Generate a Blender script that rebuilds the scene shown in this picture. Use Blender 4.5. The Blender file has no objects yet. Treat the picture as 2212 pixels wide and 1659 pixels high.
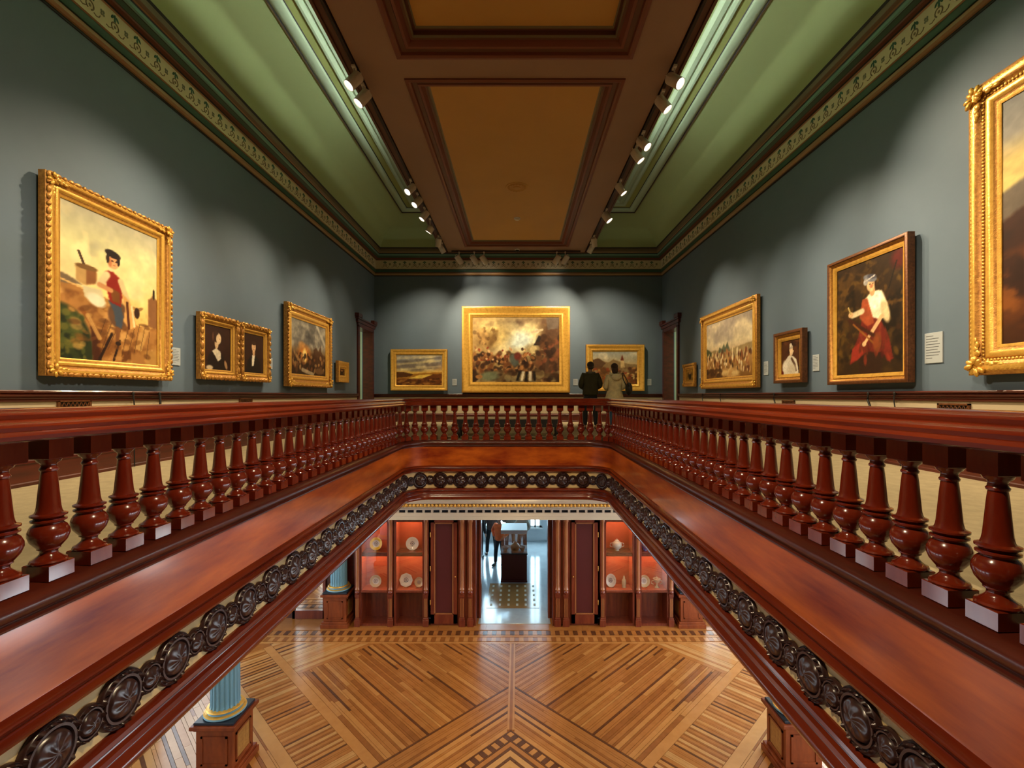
import bpy, math, random
import numpy as np
from mathutils import Vector, Matrix
random.seed(7)
R = math.radians
PI = math.pi
SC = bpy.context.scene
COL = SC.collection

# ------------------------------------------------------------------ camera, world, exposure
FPX = 1030.0                      # focal length in pixels of a 2212 px wide frame
cam_d = bpy.data.cameras.new('camera')
cam = bpy.data.objects.new('camera', cam_d)
COL.objects.link(cam)
cam.location = (0, 0, 0.9)
cam.rotation_euler = (R(90), 0, 0)
cam_d.sensor_width = 36.0
cam_d.lens = FPX / 2212 * 36
cam_d.shift_x = -(1119.5 - 1106) / 2212
cam_d.shift_y = (854 - 829.5) / 2212
cam_d.clip_start = 0.05
SC.camera = cam
W = bpy.data.worlds.new('world')
SC.world = W
W.use_nodes = True
W.node_tree.nodes['Background'].inputs[0].default_value = (0.75, 0.85, 1.0, 1)
W.node_tree.nodes['Background'].inputs[1].default_value = 0.3
SC.view_settings.view_transform = 'Standard'
SC.view_settings.look = 'None'
SC.view_settings.gamma = 1
SC.view_settings.use_curve_mapping = False
SC.view_settings.exposure = 0.62
SC.cycles.max_bounces = 6
SC.cycles.diffuse_bounces = 3
SC.cycles.glossy_bounces = 3
SC.cycles.transmission_bounces = 4
SC.cycles.transparent_max_bounces = 6
SC.cycles.caustics_reflective = False
SC.cycles.caustics_refractive = False

# strengths of the lights, tuned here and used where the lamps are built
WIN_RIGHT, WIN_LEFT, WIN_ROOM = 8.0, 3.0, 9.0
SPOT_W = 0.42
COVE_W = 3.8
WARM = (1.0, 0.77, 0.49)

# ------------------------------------------------------------------ materials
def lin(c):
    if isinstance(c, str):
        c = [int(c[i:i + 2], 16) / 255 for i in (0, 2, 4)]
    return tuple((v / 12.92 if v <= 0.04045 else ((v + 0.055) / 1.055) ** 2.4) for v in c)

def mat(name, col, rough=0.5, metal=0.0, coat=0.0, spec=0.5, col2=None, scale=(1, 1, 1), detail=4, bump=0.0,
        bscale=None, mix=(0.35, 0.7), emit=None, estr=0.0, coat_rough=0.08):
    m = bpy.data.materials.new(name)
    m.use_nodes = True
    nt = m.node_tree
    b = nt.nodes['Principled BSDF']
    b.inputs['Base Color'].default_value = (*col, 1)
    b.inputs['Roughness'].default_value = rough
    b.inputs['Metallic'].default_value = metal
    b.inputs['Coat Weight'].default_value = coat
    b.inputs['Coat Roughness'].default_value = coat_rough
    b.inputs['Specular IOR Level'].default_value = spec
    if emit:
        b.inputs['Emission Color'].default_value = (*emit, 1)
        b.inputs['Emission Strength'].default_value = estr
    if col2 or bump:
        tc = nt.nodes.new('ShaderNodeTexCoord')
        mp = nt.nodes.new('ShaderNodeMapping')
        mp.inputs['Scale'].default_value = scale
        nt.links.new(tc.outputs['Object'], mp.inputs['Vector'])
        nz = nt.nodes.new('ShaderNodeTexNoise')
        nz.inputs['Scale'].default_value = 1.0
        nz.inputs['Detail'].default_value = detail
        nz.inputs['Roughness'].default_value = 0.6
        nt.links.new(mp.outputs[0], nz.inputs['Vector'])
        if col2:
            rp = nt.nodes.new('ShaderNodeValToRGB')
            rp.color_ramp.elements[0].position = mix[0]
            rp.color_ramp.elements[0].color = (*col, 1)
            rp.color_ramp.elements[1].position = mix[1]
            rp.color_ramp.elements[1].color = (*col2, 1)
            nt.links.new(nz.outputs['Fac'], rp.inputs[0])
            nt.links.new(rp.outputs[0], b.inputs['Base Color'])
        if bump:
            src = nz
            if bscale:
                mp2 = nt.nodes.new('ShaderNodeMapping')
                mp2.inputs['Scale'].default_value = bscale
                nt.links.new(tc.outputs['Object'], mp2.inputs['Vector'])
                src = nt.nodes.new('ShaderNodeTexNoise')
                src.inputs['Scale'].default_value = 1.0
                src.inputs['Detail'].default_value = 6
                nt.links.new(mp2.outputs[0], src.inputs['Vector'])
            bp = nt.nodes.new('ShaderNodeBump')
            bp.inputs['Strength'].default_value = bump
            bp.inputs['Distance'].default_value = 0.01
            nt.links.new(src.outputs['Fac'], bp.inputs['Height'])
            nt.links.new(bp.outputs[0], b.inputs['Normal'])
    return m

def emission(name, col, s):
    m = bpy.data.materials.new(name)
    m.use_nodes = True
    nt = m.node_tree
    nt.nodes.clear()
    o = nt.nodes.new('ShaderNodeOutputMaterial')
    e = nt.nodes.new('ShaderNodeEmission')
    e.inputs[0].default_value = (*col, 1)
    e.inputs[1].default_value = s
    nt.links.new(e.outputs[0], o.inputs[0])
    return m

def glass(name, tint=(0.95, 0.98, 1.0), gloss=0.12):
    m = bpy.data.materials.new(name)
    m.use_nodes = True
    nt = m.node_tree
    nt.nodes.clear()
    o = nt.nodes.new('ShaderNodeOutputMaterial')
    mx = nt.nodes.new('ShaderNodeMixShader')
    t = nt.nodes.new('ShaderNodeBsdfTransparent')
    t.inputs[0].default_value = (*tint, 1)
    g = nt.nodes.new('ShaderNodeBsdfGlossy')
    g.inputs['Roughness'].default_value = 0.03
    mx.inputs[0].default_value = gloss
    nt.links.new(t.outputs[0], mx.inputs[1])
    nt.links.new(g.outputs[0], mx.inputs[2])
    nt.links.new(mx.outputs[0], o.inputs[0])
    return m

def vcol_mat(name):
    m = bpy.data.materials.new(name)
    m.use_nodes = True
    nt = m.node_tree
    a = nt.nodes.new('ShaderNodeVertexColor')
    a.layer_name = 'paint'
    b = nt.nodes['Principled BSDF']
    b.inputs['Roughness'].default_value = 0.55
    b.inputs['Specular IOR Level'].default_value = 0.3
    nt.links.new(a.outputs[0], b.inputs['Base Color'])
    return m

M = {}
M['wall'] = mat('teal_wall_paint', (0.120, 0.172, 0.230), 0.6, spec=0.3, col2=(0.127, 0.18, 0.24), scale=(3, 3, 3))
M['carpet'] = mat('beige_carpet', (0.40, 0.33, 0.205), 0.95, spec=0.1, col2=(0.31, 0.26, 0.165), scale=(9, 9, 9), detail=8, bump=0.4, bscale=(90, 90, 90))
M['mahog'] = mat('mahogany', (0.110, 0.011, 0.004), 0.24, coat=0.5, spec=0.4, col2=(0.175, 0.023, 0.005), scale=(5, 1.2, 14), bump=0.015)
M['mahog_dark'] = mat('dark_mahogany', (0.050, 0.009, 0.005), 0.30, coat=0.15, col2=(0.105, 0.016, 0.007), scale=(5, 1.2, 14), bump=0.015)
M['fascia'] = mat('polished_mahogany_board', (0.19, 0.016, 0.003), 0.34, coat=0.8, spec=0.25, mix=(0.32, 0.68), col2=(0.62, 0.14, 0.012), scale=(1.6, 0.7, 5.0), detail=6, bump=0.02, coat_rough=0.13)
M['baluster'] = mat('turned_mahogany', (0.125, 0.010, 0.003), 0.20, coat=0.5, col2=(0.20, 0.024, 0.006), scale=(9, 9, 3))
M['plinth_wood'] = M['baluster']
M['carved'] = mat('carved_dark_wood', (0.024, 0.010, 0.009), 0.30, coat=0.25, col2=(0.048, 0.018, 0.014), scale=(30, 30, 30), coat_rough=0.2)
M['frieze'] = mat('cream_frieze_paint', (0.66, 0.49, 0.22), 0.5, col2=(0.58, 0.42, 0.18), scale=(6, 3, 6))
M['gold'] = mat('gilt', (0.86, 0.50, 0.095), 0.32, metal=0.45, col2=(0.66, 0.33, 0.05), scale=(14, 14, 14), detail=6, bump=0.25, bscale=(60, 60, 60), mix=(0.45, 0.75))
M['gold_dark'] = mat('antique_gilt', (0.62, 0.30, 0.055), 0.38, metal=0.4, col2=(0.34, 0.135, 0.025), scale=(30, 30, 30), bump=0.35, bscale=(80, 80, 80))
M['gold_brown'] = mat('bronzed_wood', (0.20, 0.075, 0.024), 0.4, metal=0.3, col2=(0.10, 0.035, 0.012), scale=(30, 30, 30), bump=0.3, bscale=(80, 80, 80))
M['paint'] = vcol_mat('oil_paint')
M['label'] = mat('label_card', (0.42, 0.47, 0.50), 0.6)
M['ink'] = mat('label_print', (0.10, 0.11, 0.12), 0.8)
M['cream'] = mat('cream_dado_paint', (0.50, 0.42, 0.28), 0.6, col2=(0.46, 0.38, 0.25), scale=(2, 2, 2))
M['cove'] = mat('green_cove_paint', (0.33, 0.415, 0.205), 0.7, spec=0.2, col2=(0.345, 0.43, 0.215), scale=(1, 1, 1))
M['mint'] = mat('mint_moulding_paint', (0.42, 0.55, 0.41), 0.6, spec=0.3)
M['yellowgreen'] = mat('yellow_green_paint', (0.36, 0.42, 0.16), 0.7, spec=0.2)
M['taupe'] = mat('taupe_paint', (0.17, 0.12, 0.068), 0.5)
M['tan'] = mat('tan_moulding_paint', (0.34, 0.20, 0.095), 0.45)
M['dkgreen'] = mat('dark_green_paint', (0.028, 0.085, 0.052), 0.5)
M['teal'] = mat('teal_moulding_paint', (0.14, 0.30, 0.24), 0.5)
M['rust'] = mat('rust_paint', (0.13, 0.032, 0.012), 0.5)
M['black'] = mat('black_paint', (0.010, 0.009, 0.008), 0.5)
M['stencil_ground'] = mat('stencil_cream', (0.66, 0.58, 0.38), 0.6)
M['stencil_brown'] = mat('stencil_brown', (0.22, 0.175, 0.095), 0.7)
M['stencil_green'] = mat('stencil_green', (0.04, 0.13, 0.075), 0.7)
M['soffit'] = mat('umber_ceiling_paint', (0.32, 0.195, 0.125), 0.6, col2=(0.35, 0.215, 0.138), scale=(1, 1, 1))
M['soffit_dark'] = mat('dark_umber_paint', (0.13, 0.052, 0.024), 0.5)
M['ochre'] = mat('ochre_panel_paint', (0.62, 0.345, 0.085), 0.65, col2=(0.58, 0.32, 0.078), scale=(1, 1, 1))
M['coffer_red'] = mat('oxblood_moulding_paint', (0.19, 0.050, 0.022), 0.45)
M['coffer_lite'] = mat('grey_gilt_line', (0.22, 0.19, 0.11), 0.5)
M['fixture'] = mat('cream_metal', (0.72, 0.64, 0.52), 0.4)
M['track'] = mat('dark_track_metal', (0.03, 0.016, 0.01), 0.4, metal=0.3)
M['lens'] = emission('lamp_lens', (1.0, 0.93, 0.78), 2.2)
M['white'] = mat('white_paint', (0.72, 0.72, 0.70), 0.5)
M['cream_white'] = mat('cream_white_plaster', (0.55, 0.50, 0.40), 0.6)
M['black_leather'] = mat('black_leather', (0.012, 0.011, 0.010), 0.45)
M['blue'] = mat('blue_column_paint', (0.17, 0.36, 0.46), 0.4, col2=(0.15, 0.33, 0.43), scale=(3, 3, 3))
M['slate'] = mat('dark_slate', (0.015, 0.022, 0.035), 0.3)
M['red_cloth'] = mat('red_display_cloth', (0.52, 0.105, 0.040), 0.8, col2=(0.45, 0.085, 0.035), scale=(4, 4, 4))
M['oxblood'] = mat('oxblood_panel', (0.075, 0.012, 0.014), 0.35, coat=0.2)
M['cab'] = mat('cabinet_mahogany', (0.115, 0.016, 0.008), 0.33, coat=0.4, col2=(0.20, 0.040, 0.014), scale=(14, 14, 2.0))
M['cab_lite'] = mat('cabinet_light_edge', (0.34, 0.13, 0.045), 0.35, coat=0.3, col2=(0.26, 0.09, 0.03), scale=(14, 14, 2.0))
M['ped'] = mat('pedestal_mahogany', (0.16, 0.030, 0.008), 0.35, coat=0.1, spec=.35, col2=(0.27, 0.062, 0.015), scale=(8, 8, 2.0))
M['burl'] = mat('burl_panel', (0.42, 0.22, 0.055), 0.4, col2=(0.27, 0.11, 0.025), scale=(22, 22, 22), detail=8)
M['mirror'] = mat('mirror_glass', (0.85, 0.85, 0.80), 0.03, metal=1.0)
M['glass'] = glass('clear_glass')
M['tile'] = mat('pale_stone_floor', (0.40, 0.44, 0.46), 0.12, spec=0.6, col2=(0.33, 0.36, 0.38), scale=(2, 2, 2))
M['room_wall'] = mat('pale_room_wall', (0.62, 0.66, 0.68), 0.6)
M['green_room'] = mat('pale_green_room_wall', (0.45, 0.50, 0.34), 0.6)
WT = {}
for nm, a, b in (('honey', (0.40, 0.175, 0.045), (0.47, 0.215, 0.062)), ('oak', (0.32, 0.122, 0.027), (0.385, 0.155, 0.038)),
                 ('mid', (0.23, 0.078, 0.016), (0.29, 0.105, 0.024)), ('dark', (0.085, 0.029, 0.010), (0.125, 0.045, 0.015)),
                 ('pale', (0.44, 0.225, 0.075), (0.50, 0.265, 0.092))):
    WT[nm] = mat('parquet_' + nm, a, 0.24, coat=0.1, spec=0.45, col2=b, scale=(5, 5, 5), detail=6, coat_rough=0.15)

# ------------------------------------------------------------------ mesh building
class MB:
    def __init__(s):
        s.v, s.f, s.m = [], [], []
    def add(s, vs, fs, m=0):
        o = len(s.v)
        s.v += [tuple(p) for p in vs]
        s.f += [tuple(i + o for i in f) for f in fs]
        s.m += [m] * len(fs)
        return s
    def box(s, x0, x1, y0, y1, z0, z1, m=0):
        return s.add([(x0, y0, z0), (x1, y0, z0), (x1, y1, z0), (x0, y1, z0), (x0, y0, z1), (x1, y0, z1), (x1, y1, z1), (x0, y1, z1)],
                     [(3, 2, 1, 0), (4, 5, 6, 7), (0, 1, 5, 4), (1, 2, 6, 5), (2, 3, 7, 6), (3, 0, 4, 7)], m)
    def bbox(s, x0, x1, y0, y1, z0, z1, b=0.005, m=0):
        # box whose top and bottom edges are chamfered
        r = [[(x0 + b, y0 + b), (x1 - b, y0 + b), (x1 - b, y1 - b), (x0 + b, y1 - b)], [(x0, y0), (x1, y0), (x1, y1), (x0, y1)]]
        lv = [(z0, 0), (z0 + b, 1), (z1 - b, 1), (z1, 0)]
        return s.rings([[(x, y, z) for x, y in r[k]] for z, k in lv], True, m, True)
    def rings(s, rs, closed=True, m=0, cap=False):
        n = len(rs[0])
        o = len(s.v)
        for r in rs:
            s.v += [tuple(p) for p in r]
        for i in range(len(rs) - 1):
            mi = m[i] if isinstance(m, (list, tuple)) else m
            for j in range(n if closed else n - 1):
                k = (j + 1) % n
                s.f.append((o + i * n + j, o + i * n + k, o + (i + 1) * n + k, o + (i + 1) * n + j))
                s.m.append(mi)
        if cap:
            m0 = m[0] if isinstance(m, (list, tuple)) else m
            m1 = m[-1] if isinstance(m, (list, tuple)) else m
            s.f.append(tuple(o + j for j in reversed(range(n)))); s.m.append(m0)
            e = o + (len(rs) - 1) * n
            s.f.append(tuple(e + j for j in range(n))); s.m.append(m1)
        return s
    def lathe(s, prof, seg=20, c=(0, 0, 0), m=0, cap=True, mats=None):
        rs = [[(c[0] + r * math.cos(2 * PI * j / seg), c[1] + r * math.sin(2 * PI * j / seg), c[2] + z) for j in range(seg)] for r, z in prof]
        return s.rings(rs, True, mats or m, cap)
    def lathe_y(s, prof, seg=20, c=(0, 0, 0), m=0, cap=True, sx=1.0, mats=None):
        # axis along -Y (disc facing the front)
        rs = [[(c[0] + sx * r * math.cos(2 * PI * j / seg), c[1] - d, c[2] + r * math.sin(2 * PI * j / seg)) for j in range(seg)] for r, d in prof]
        return s.rings(rs, True, mats or m, cap)
    def tube(s, pts, r, seg=8, m=0, cap=True):
        pts = [Vector(p) for p in pts]
        rs = []
        up = Vector((0.137, 0.27, 0.95)).normalized()
        for i, p in enumerate(pts):
            d = (pts[min(i + 1, len(pts) - 1)] - pts[max(i - 1, 0)]).normalized()
            a = d.cross(up)
            if a.length < 1e-3:
                a = d.cross(Vector((1, 0, 0)))
            a.normalize()
            b = d.cross(a).normalized()
            rr = r[i] if isinstance(r, (list, tuple)) else r
            rs.append([p + a * rr * math.cos(2 * PI * j / seg) + b * rr * math.sin(2 * PI * j / seg) for j in range(seg)])
        return s.rings(rs, True, m, cap)
    def ell(s, c, rx, ry, rz, seg=12, rg=7, m=0, rot=None):
        rs = []
        for i in range(rg + 1):
            t = PI * i / rg
            q = max(math.sin(t), 0.02)
            ring = []
            for j in range(seg):
                p = Vector((rx * q * math.cos(2 * PI * j / seg), ry * q * math.sin(2 * PI * j / seg), -rz * math.cos(t)))
                if rot is not None:
                    p = rot @ p
                ring.append((c[0] + p.x, c[1] + p.y, c[2] + p.z))
            rs.append(ring)
        return s.rings(rs, True, m, True)
    def prism(s, poly, z0, z1, m=0):
        n = len(poly)
        return s.rings([[(x, y, z0) for x, y in poly], [(x, y, z1) for x, y in poly]], True, m, True)
    def prism_y(s, poly, y0, y1, m=0):
        return s.rings([[(x, y0, z) for x, z in poly], [(x, y1, z) for x, z in poly]], True, m, True)
    def mesh(s, name, mats, smooth=None):
        me = bpy.data.meshes.new(name)
        me.from_pydata(s.v, [], s.f)
        for mm in (mats if isinstance(mats, (list, tuple)) else [mats]):
            me.materials.append(mm)
        if len(me.materials) > 1:
            me.polygons.foreach_set('material_index', s.m)
        me.validate()
        import bmesh
        bm = bmesh.new(); bm.from_mesh(me)
        bmesh.ops.recalc_face_normals(bm, faces=bm.faces)
        bm.to_mesh(me); bm.free()
        if smooth:
            me.polygons.foreach_set('use_smooth', [True] * len(me.polygons))
            me.set_sharp_from_angle(angle=R(smooth))
        me.update()
        return me
    def build(s, name, mats, parent=None, smooth=None, loc=None, rot=None):
        return obj(name, s.mesh(name, mats, smooth), parent, loc, rot)

def obj(name, me, parent=None, loc=None, rot=None):
    o = bpy.data.objects.new(name, me)
    COL.objects.link(o)
    if parent:
        o.parent = parent
    if loc is not None:
        o.location = loc
    if rot is not None:
        o.rotation_euler = rot
    return o

def tag(o, label, cat=None, group=None, kind=None):
    if label: o['label'] = label
    if cat: o['category'] = cat
    if group: o['group'] = group
    if kind: o['kind'] = kind
    return o

def thing(name, label, cat, loc=(0, 0, 0), rz=0.0, group=None, parent=None):
    o = bpy.data.objects.new(name, None)
    o.empty_display_size = 0.1
    COL.objects.link(o)
    o.location = loc
    o.rotation_euler = (0, 0, rz)
    return tag(o, label, cat, group)

def struct(o):
    o['kind'] = 'structure'
    return o

def rrect(x0, x1, y0, y1, Rc, n=12):
    cs = [(x1 - Rc, y0 + Rc, -PI / 2), (x1 - Rc, y1 - Rc, 0), (x0 + Rc, y1 - Rc, PI / 2), (x0 + Rc, y0 + Rc, PI)]
    def f(u):
        return [(cx + (Rc - u) * math.cos(a0 + PI / 2 * k / n), cy + (Rc - u) * math.sin(a0 + PI / 2 * k / n)) for cx, cy, a0 in cs for k in range(n + 1)]
    return f

def rect(x0, x1, y0, y1):
    return lambda u: [(x0 + u, y0 + u), (x1 - u, y0 + u), (x1 - u, y1 - u), (x0 + u, y1 - u)]

def sweep(mb, ring, prof, m=0, closed=False):
    p = list(prof) + ([prof[0]] if closed else [])
    return mb.rings([[(x, y, z) for x, y in ring(u)] for u, z in p], True, m)
# ------------------------------------------------------------------ the setting: gallery shell
WX, FY, NY = 4.905, 16.25, -5.0
DY0, DY1, DZ = 14.62, 15.93, 3.02        # doorways in the side walls, close to the far corner
AX0, AX1, AY0, AY1, RC = -2.11, 1.71, -0.55, 8.78, 0.55   # axis of the balustrade round the well
LF = -4.9                                 # level of the lower floor
well = rrect(AX0, AX1, AY0, AY1, RC)

def corner_ring(x0, x1, y0, y1, n=12):
    return [p for p in ((x1, y0), (x1, y1), (x0, y1), (x0, y0)) for k in range(n + 1)]

mb = MB()
mb.rings([[(x, y, -0.02) for x, y in well(0.0)], [(x, y, 0.0) for x, y in well(0.0)], [(x, y, 0.0) for x, y in corner_ring(-5.3, 5.3, NY - .2, FY + .2)]], True)
struct(mb.build('floor', M['carpet']))
mb = MB()
mb.rings([[(x, y, -0.97) for x, y in well(0.0)], [(x, y, -0.985) for x, y in corner_ring(-7.2, 7.2, -6, 13)]], True)
struct(mb.build('ceiling_lower', M['cream_white']))

def side_wall(s):
    a, b = s * WX, s * (WX + 0.28)
    x0, x1 = min(a, b), max(a, b)
    m = MB()
    m.box(x0, x1, NY, DY0, 0, 5.3)
    m.box(x0, x1, DY0, DY1, DZ, 5.3)
    m.box(x0, x1, DY1, FY, 0, 5.3)
    return m
struct(side_wall(-1).build('wall_left', M['wall']))
struct(side_wall(1).build('wall_right', M['wall']))
struct(MB().box(-WX - .42, WX + .42, FY, FY + .4, 0, 5.3).build('wall_back', M['wall']))
struct(MB().box(-WX - .42, WX + .42, NY - .4, NY, 0, 5.3).build('wall_front', M['wall']))

# dado: cream panel, mahogany chair rail, dark skirting
CAP = [(0, .835), (.03, .835), (.034, .85), (.022, .862), (.028, .875), (.055, .89), (.06, .905), (.05, .915), (.07, .925), (.075, .94), (.068, .952), (0, .952)]
BASE = [(0, 0), (.045, 0), (.045, .03), (.035, .04), (.035, .215), (.045, .225), (.042, .245), (.025, .262), (.022, .28), (0, .28)]
def run_y(m, prof, s, y0, y1):
    pts = [(s * (WX - u), z) for u, z in prof]
    m.rings([[(x, y0, z) for x, z in pts], [(x, y1, z) for x, z in pts]], True, 0, True)
def run_x(m, prof, x0, x1, y=FY, d=-1):
    pts = [(y + d * u, z) for u, z in prof]
    m.rings([[(x0, yy, z) for yy, z in pts], [(x1, yy, z) for yy, z in pts]], True, 0, True)
k = 0
for s, nm in ((-1, 'left'), (1, 'right')):
    m = MB(); run_y(m, BASE, s, NY, DY0 - .14); struct(m.build('baseboard_' + nm, M['mahog_dark'], smooth=35))
    m = MB(); run_y(m, CAP, s, NY, DY0 - .14); struct(m.build('trim_%d' % (2 + k), M['mahog_dark'], smooth=35)); k += 1
    m = MB(); run_y(m, [(0, .27), (.012, .27), (.012, .84), (0, .84)], s, NY, DY0 - .14); struct(m.build('trim_%d' % (2 + k), M['cream'])); k += 1
m = MB(); run_x(m, BASE, -WX, WX); struct(m.build('baseboard_back', M['mahog_dark'], smooth=35))
m = MB(); run_x(m, CAP, -WX, WX); struct(m.build('trim_6', M['mahog_dark'], smooth=35))
m = MB(); run_x(m, [(0, .27), (.012, .27), (.012, .84), (0, .84)], -WX, WX); struct(m.build('trim_7', M['cream']))

# doorways: mahogany casing with an eared, stepped head, deep jambs, a lit room behind
def doorway(s, n):
    fx = s * WX
    m = MB()
    def bx(u0, u1, y0, y1, z0, z1):
        a, b = fx - s * u0, fx - s * u1
        m.bbox(min(a, b), max(a, b), y0, y1, z0, z1, .006)
    bx(-.285, .05, DY0 - .13, DY0 + .025, 0, DZ + .02)
    bx(-.285, .05, DY1 - .025, DY1 + .13, 0, DZ + .02)
    bx(-.285, .05, DY0 - .13, DY1 + .13, DZ - .025, DZ + .13)
    bx(-.01, .075, DY0 - .22, DY1 + .20, DZ + .10, DZ + .20)
    bx(-.01, .10, DY0 - .27, DY1 + .25, DZ + .20, DZ + .25)
    bx(-.01, .12, DY0 - .30, DY0 + .05, DZ + .25, DZ + .37)
    bx(-.01, .12, DY1 - .07, DY1 + .27, DZ + .25, DZ + .37)
    bx(-.01, .07, DY0 - .19, DY0 - .11, 0, .30)
    d = m.build('door_%d' % n, M['mahog_dark'], smooth=30)
    struct(d)
    # the room beyond
    q = MB()
    x0, x1 = fx + s * .29, fx + s * 3.2
    lo, hi = min(x0, x1), max(x0, x1)
    q.box(lo, hi, 17.0, 17.1, 0, 3.6); q.box(lo, hi, 13.2, 13.3, 0, 3.6)
    q.box(fx + s * 3.2, fx + s * 3.3, 13.2, 17.1, 0, 3.6) if s > 0 else q.box(fx - 3.3, fx - 3.2, 13.2, 17.1, 0, 3.6)
    q.box(lo, hi, 13.2, 17.1, 3.6, 3.7); q.box(lo, hi, 13.2, 17.1, -.1, 0)
    struct(q.build('wall_side_room_%s' % ('left' if s < 0 else 'right'), M['green_room']))
    L = bpy.data.lights.new('side_room_lamp', 'POINT')
    L.energy = 45; L.color = (0.95, 1.0, 0.8); L.shadow_soft_size = .15
    lo_ = bpy.data.objects.new('side_room_lamp', L); COL.objects.link(lo_); lo_.location = (fx + s * 2.0, 15.1, 2.2)
doorway(-1, 1); doorway(1, 2)

# ------------------------------------------------------------------ cornice, cove and ceiling
walls = rect(-WX, WX, NY, FY)
CP = [(0, 4.955), (.012, 4.957), (.012, 4.985), (.035, 4.99), (.055, 5.02), (.05, 5.065), (.035, 5.072), (.035, 5.085), (.05, 5.09), (.062, 5.13), (.055, 5.185),
      (.075, 5.195), (.075, 5.475), (.095, 5.485), (.10, 5.497), (.11, 5.50), (.155, 5.515), (.16, 5.54), (.165, 5.545), (.19, 5.585), (.20, 5.592), (.205, 5.60), (.225, 5.615), (.232, 5.655),
      (.222, 5.672), (.225, 5.69), (.245, 5.70), (.275, 5.735), (.282, 5.79), (.27, 5.825), (.275, 5.835), (.287, 5.86)]
CM = ['black', 'black', 'tan', 'tan', 'tan', 'rust', 'rust', 'dkgreen', 'dkgreen', 'dkgreen', 'tan', 'stencil_ground', 'tan', 'black', 'black', 'rust', 'rust', 'black', 'dkgreen', 'dkgreen', 'black',
      'teal', 'teal', 'black', 'black', 'tan', 'taupe', 'taupe', 'taupe', 'black', 'black']
names = sorted(set(CM))
cor = MB(); sweep(cor, walls, CP, [names.index(c) for c in CM])
cornice = struct(cor.build('trim_8', [M[n] for n in names], smooth=30))

# painted scroll motifs along the cream band of the cornice
sm = MB()
sm.tube([(.05 * math.cos(t), 0, .10 + .05 * math.sin(t)) for t in [PI * 2 * i / 14 * .86 - 1.2 for i in range(15)]], .008, 5, 0)
sm.tube([(.05, 0, .05), (.085, 0, .035), (.12, 0, .05), (.135, 0, .08)], .006, 5, 0)
sm.tube([(-.05, 0, .06), (-.09, 0, .04), (-.12, 0, .05)], .006, 5, 0)
sm.ell((0, 0, .10), .018, .006, .018, 8, 5, 0)
for dx, dz, a in ((-.035, .205, .6), (0, .215, 0), (.035, .205, -.6), (0, .175, 0)):
    sm.ell((dx, 0, dz), .016, .006, .032, 8, 5, 1, Matrix.Rotation(a, 3, 'Y'))
for a in range(4):
    sm.ell((.165 + .02 * math.cos(a * PI / 2 + .8), 0, .14 + .024 * math.sin(a * PI / 2 + .8)), .016, .005, .018, 8, 5, 2)
motif = sm.mesh('stencil_motif', [M['stencil_brown'], M['stencil_green'], mat('stencil_grey', (.20, .21, .13), .7)], 40)
n = 0
for s in (-1, 1):
    y = 3.7 + (.1 if s > 0 else 0)
    while y < FY - .25:
        obj('stencil_motif', motif, cornice, (s * (WX - .076), y, 5.205), (0, 0, -s * PI / 2)); y += .335
for i in range(28):
    obj('stencil_motif', motif, cornice, (-4.52 + i * .335, FY - .076, 5.205), (0, 0, 0))

cv = MB()
prof = []
for i in range(13):
    t = i / 12
    a = t * PI / 2
    # concave quarter curve between the cornice and the mint moulding, flattened
    ux = .287 + (1.215 - .287) * (0.55 * t + 0.45 * (1 - math.cos(a)))
    uz = 5.86 + (6.664 - 5.86) * (0.55 * t + 0.45 * math.sin(a))
    prof.append((ux, uz))
sweep(cv, walls, prof)
struct(cv.build('ceiling_cove', M['cove'], smooth=50))
mo = MB()
MP = [(1.215, 6.664), (1.225, 6.64), (1.245, 6.64), (1.255, 6.665), (1.30, 6.645), (1.36, 6.65), (1.42, 6.685), (1.435, 6.72), (1.45, 6.735), (1.60, 6.735), (1.605, 6.72), (1.62, 6.70), (1.66, 6.70), (1.70, 6.725), (1.71, 6.745),
      (1.74, 6.745), (1.76, 6.72), (1.84, 6.725), (1.88, 6.77), (1.90, 6.78), (4.4, 6.78)]
MM = ['black', 'taupe', 'black', 'mint', 'mint', 'mint', 'mint', 'black', 'yellowgreen', 'black', 'mint', 'mint', 'mint', 'mint', 'mint', 'mint', 'mint', 'mint', 'mint', 'cove']
names = sorted(set(MM))
sweep(mo, walls, MP, [names.index(c) for c in MM])
struct(mo.build('ceiling', [M[n] for n in names], smooth=30))

SX0, SX1, SZ = -2.52, 2.40, 5.67
CX0, CX1 = -1.70, 1.60
so = MB()
for x0, x1 in ((SX0 + .19, CX0), (CX1, SX1 - .19)):
    so.box(x0, x1, NY, 15.93, SZ, SZ + .12, 0)
for y0, y1 in ((NY, -1.34), (6.73, 7.19), (15.26, 15.93)):
    so.box(CX0, CX1, y0, y1, SZ, SZ + .12, 0)
for x0, x1 in ((SX0, SX0 + .19), (SX1 - .19, SX1)):
    so.box(x0, x1, NY, 15.93, SZ + .035, SZ + .12, 1)
for x0, x1 in ((SX0 - .02, SX0 + .02), (SX1 - .02, SX1 + .02)):
    so.box(x0, x1, NY, 15.93, SZ + .01, SZ + .42, 1)
so.box(SX0, SX1, NY, 15.93, SZ + .30, SZ + .36, 1)
so.box(SX0, SX1, 15.90, 15.96, SZ - .01, SZ + .42, 1)
struct(so.build('ceiling_soffit', [M['soffit'], M['soffit_dark']]))
tn = 9
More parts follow.
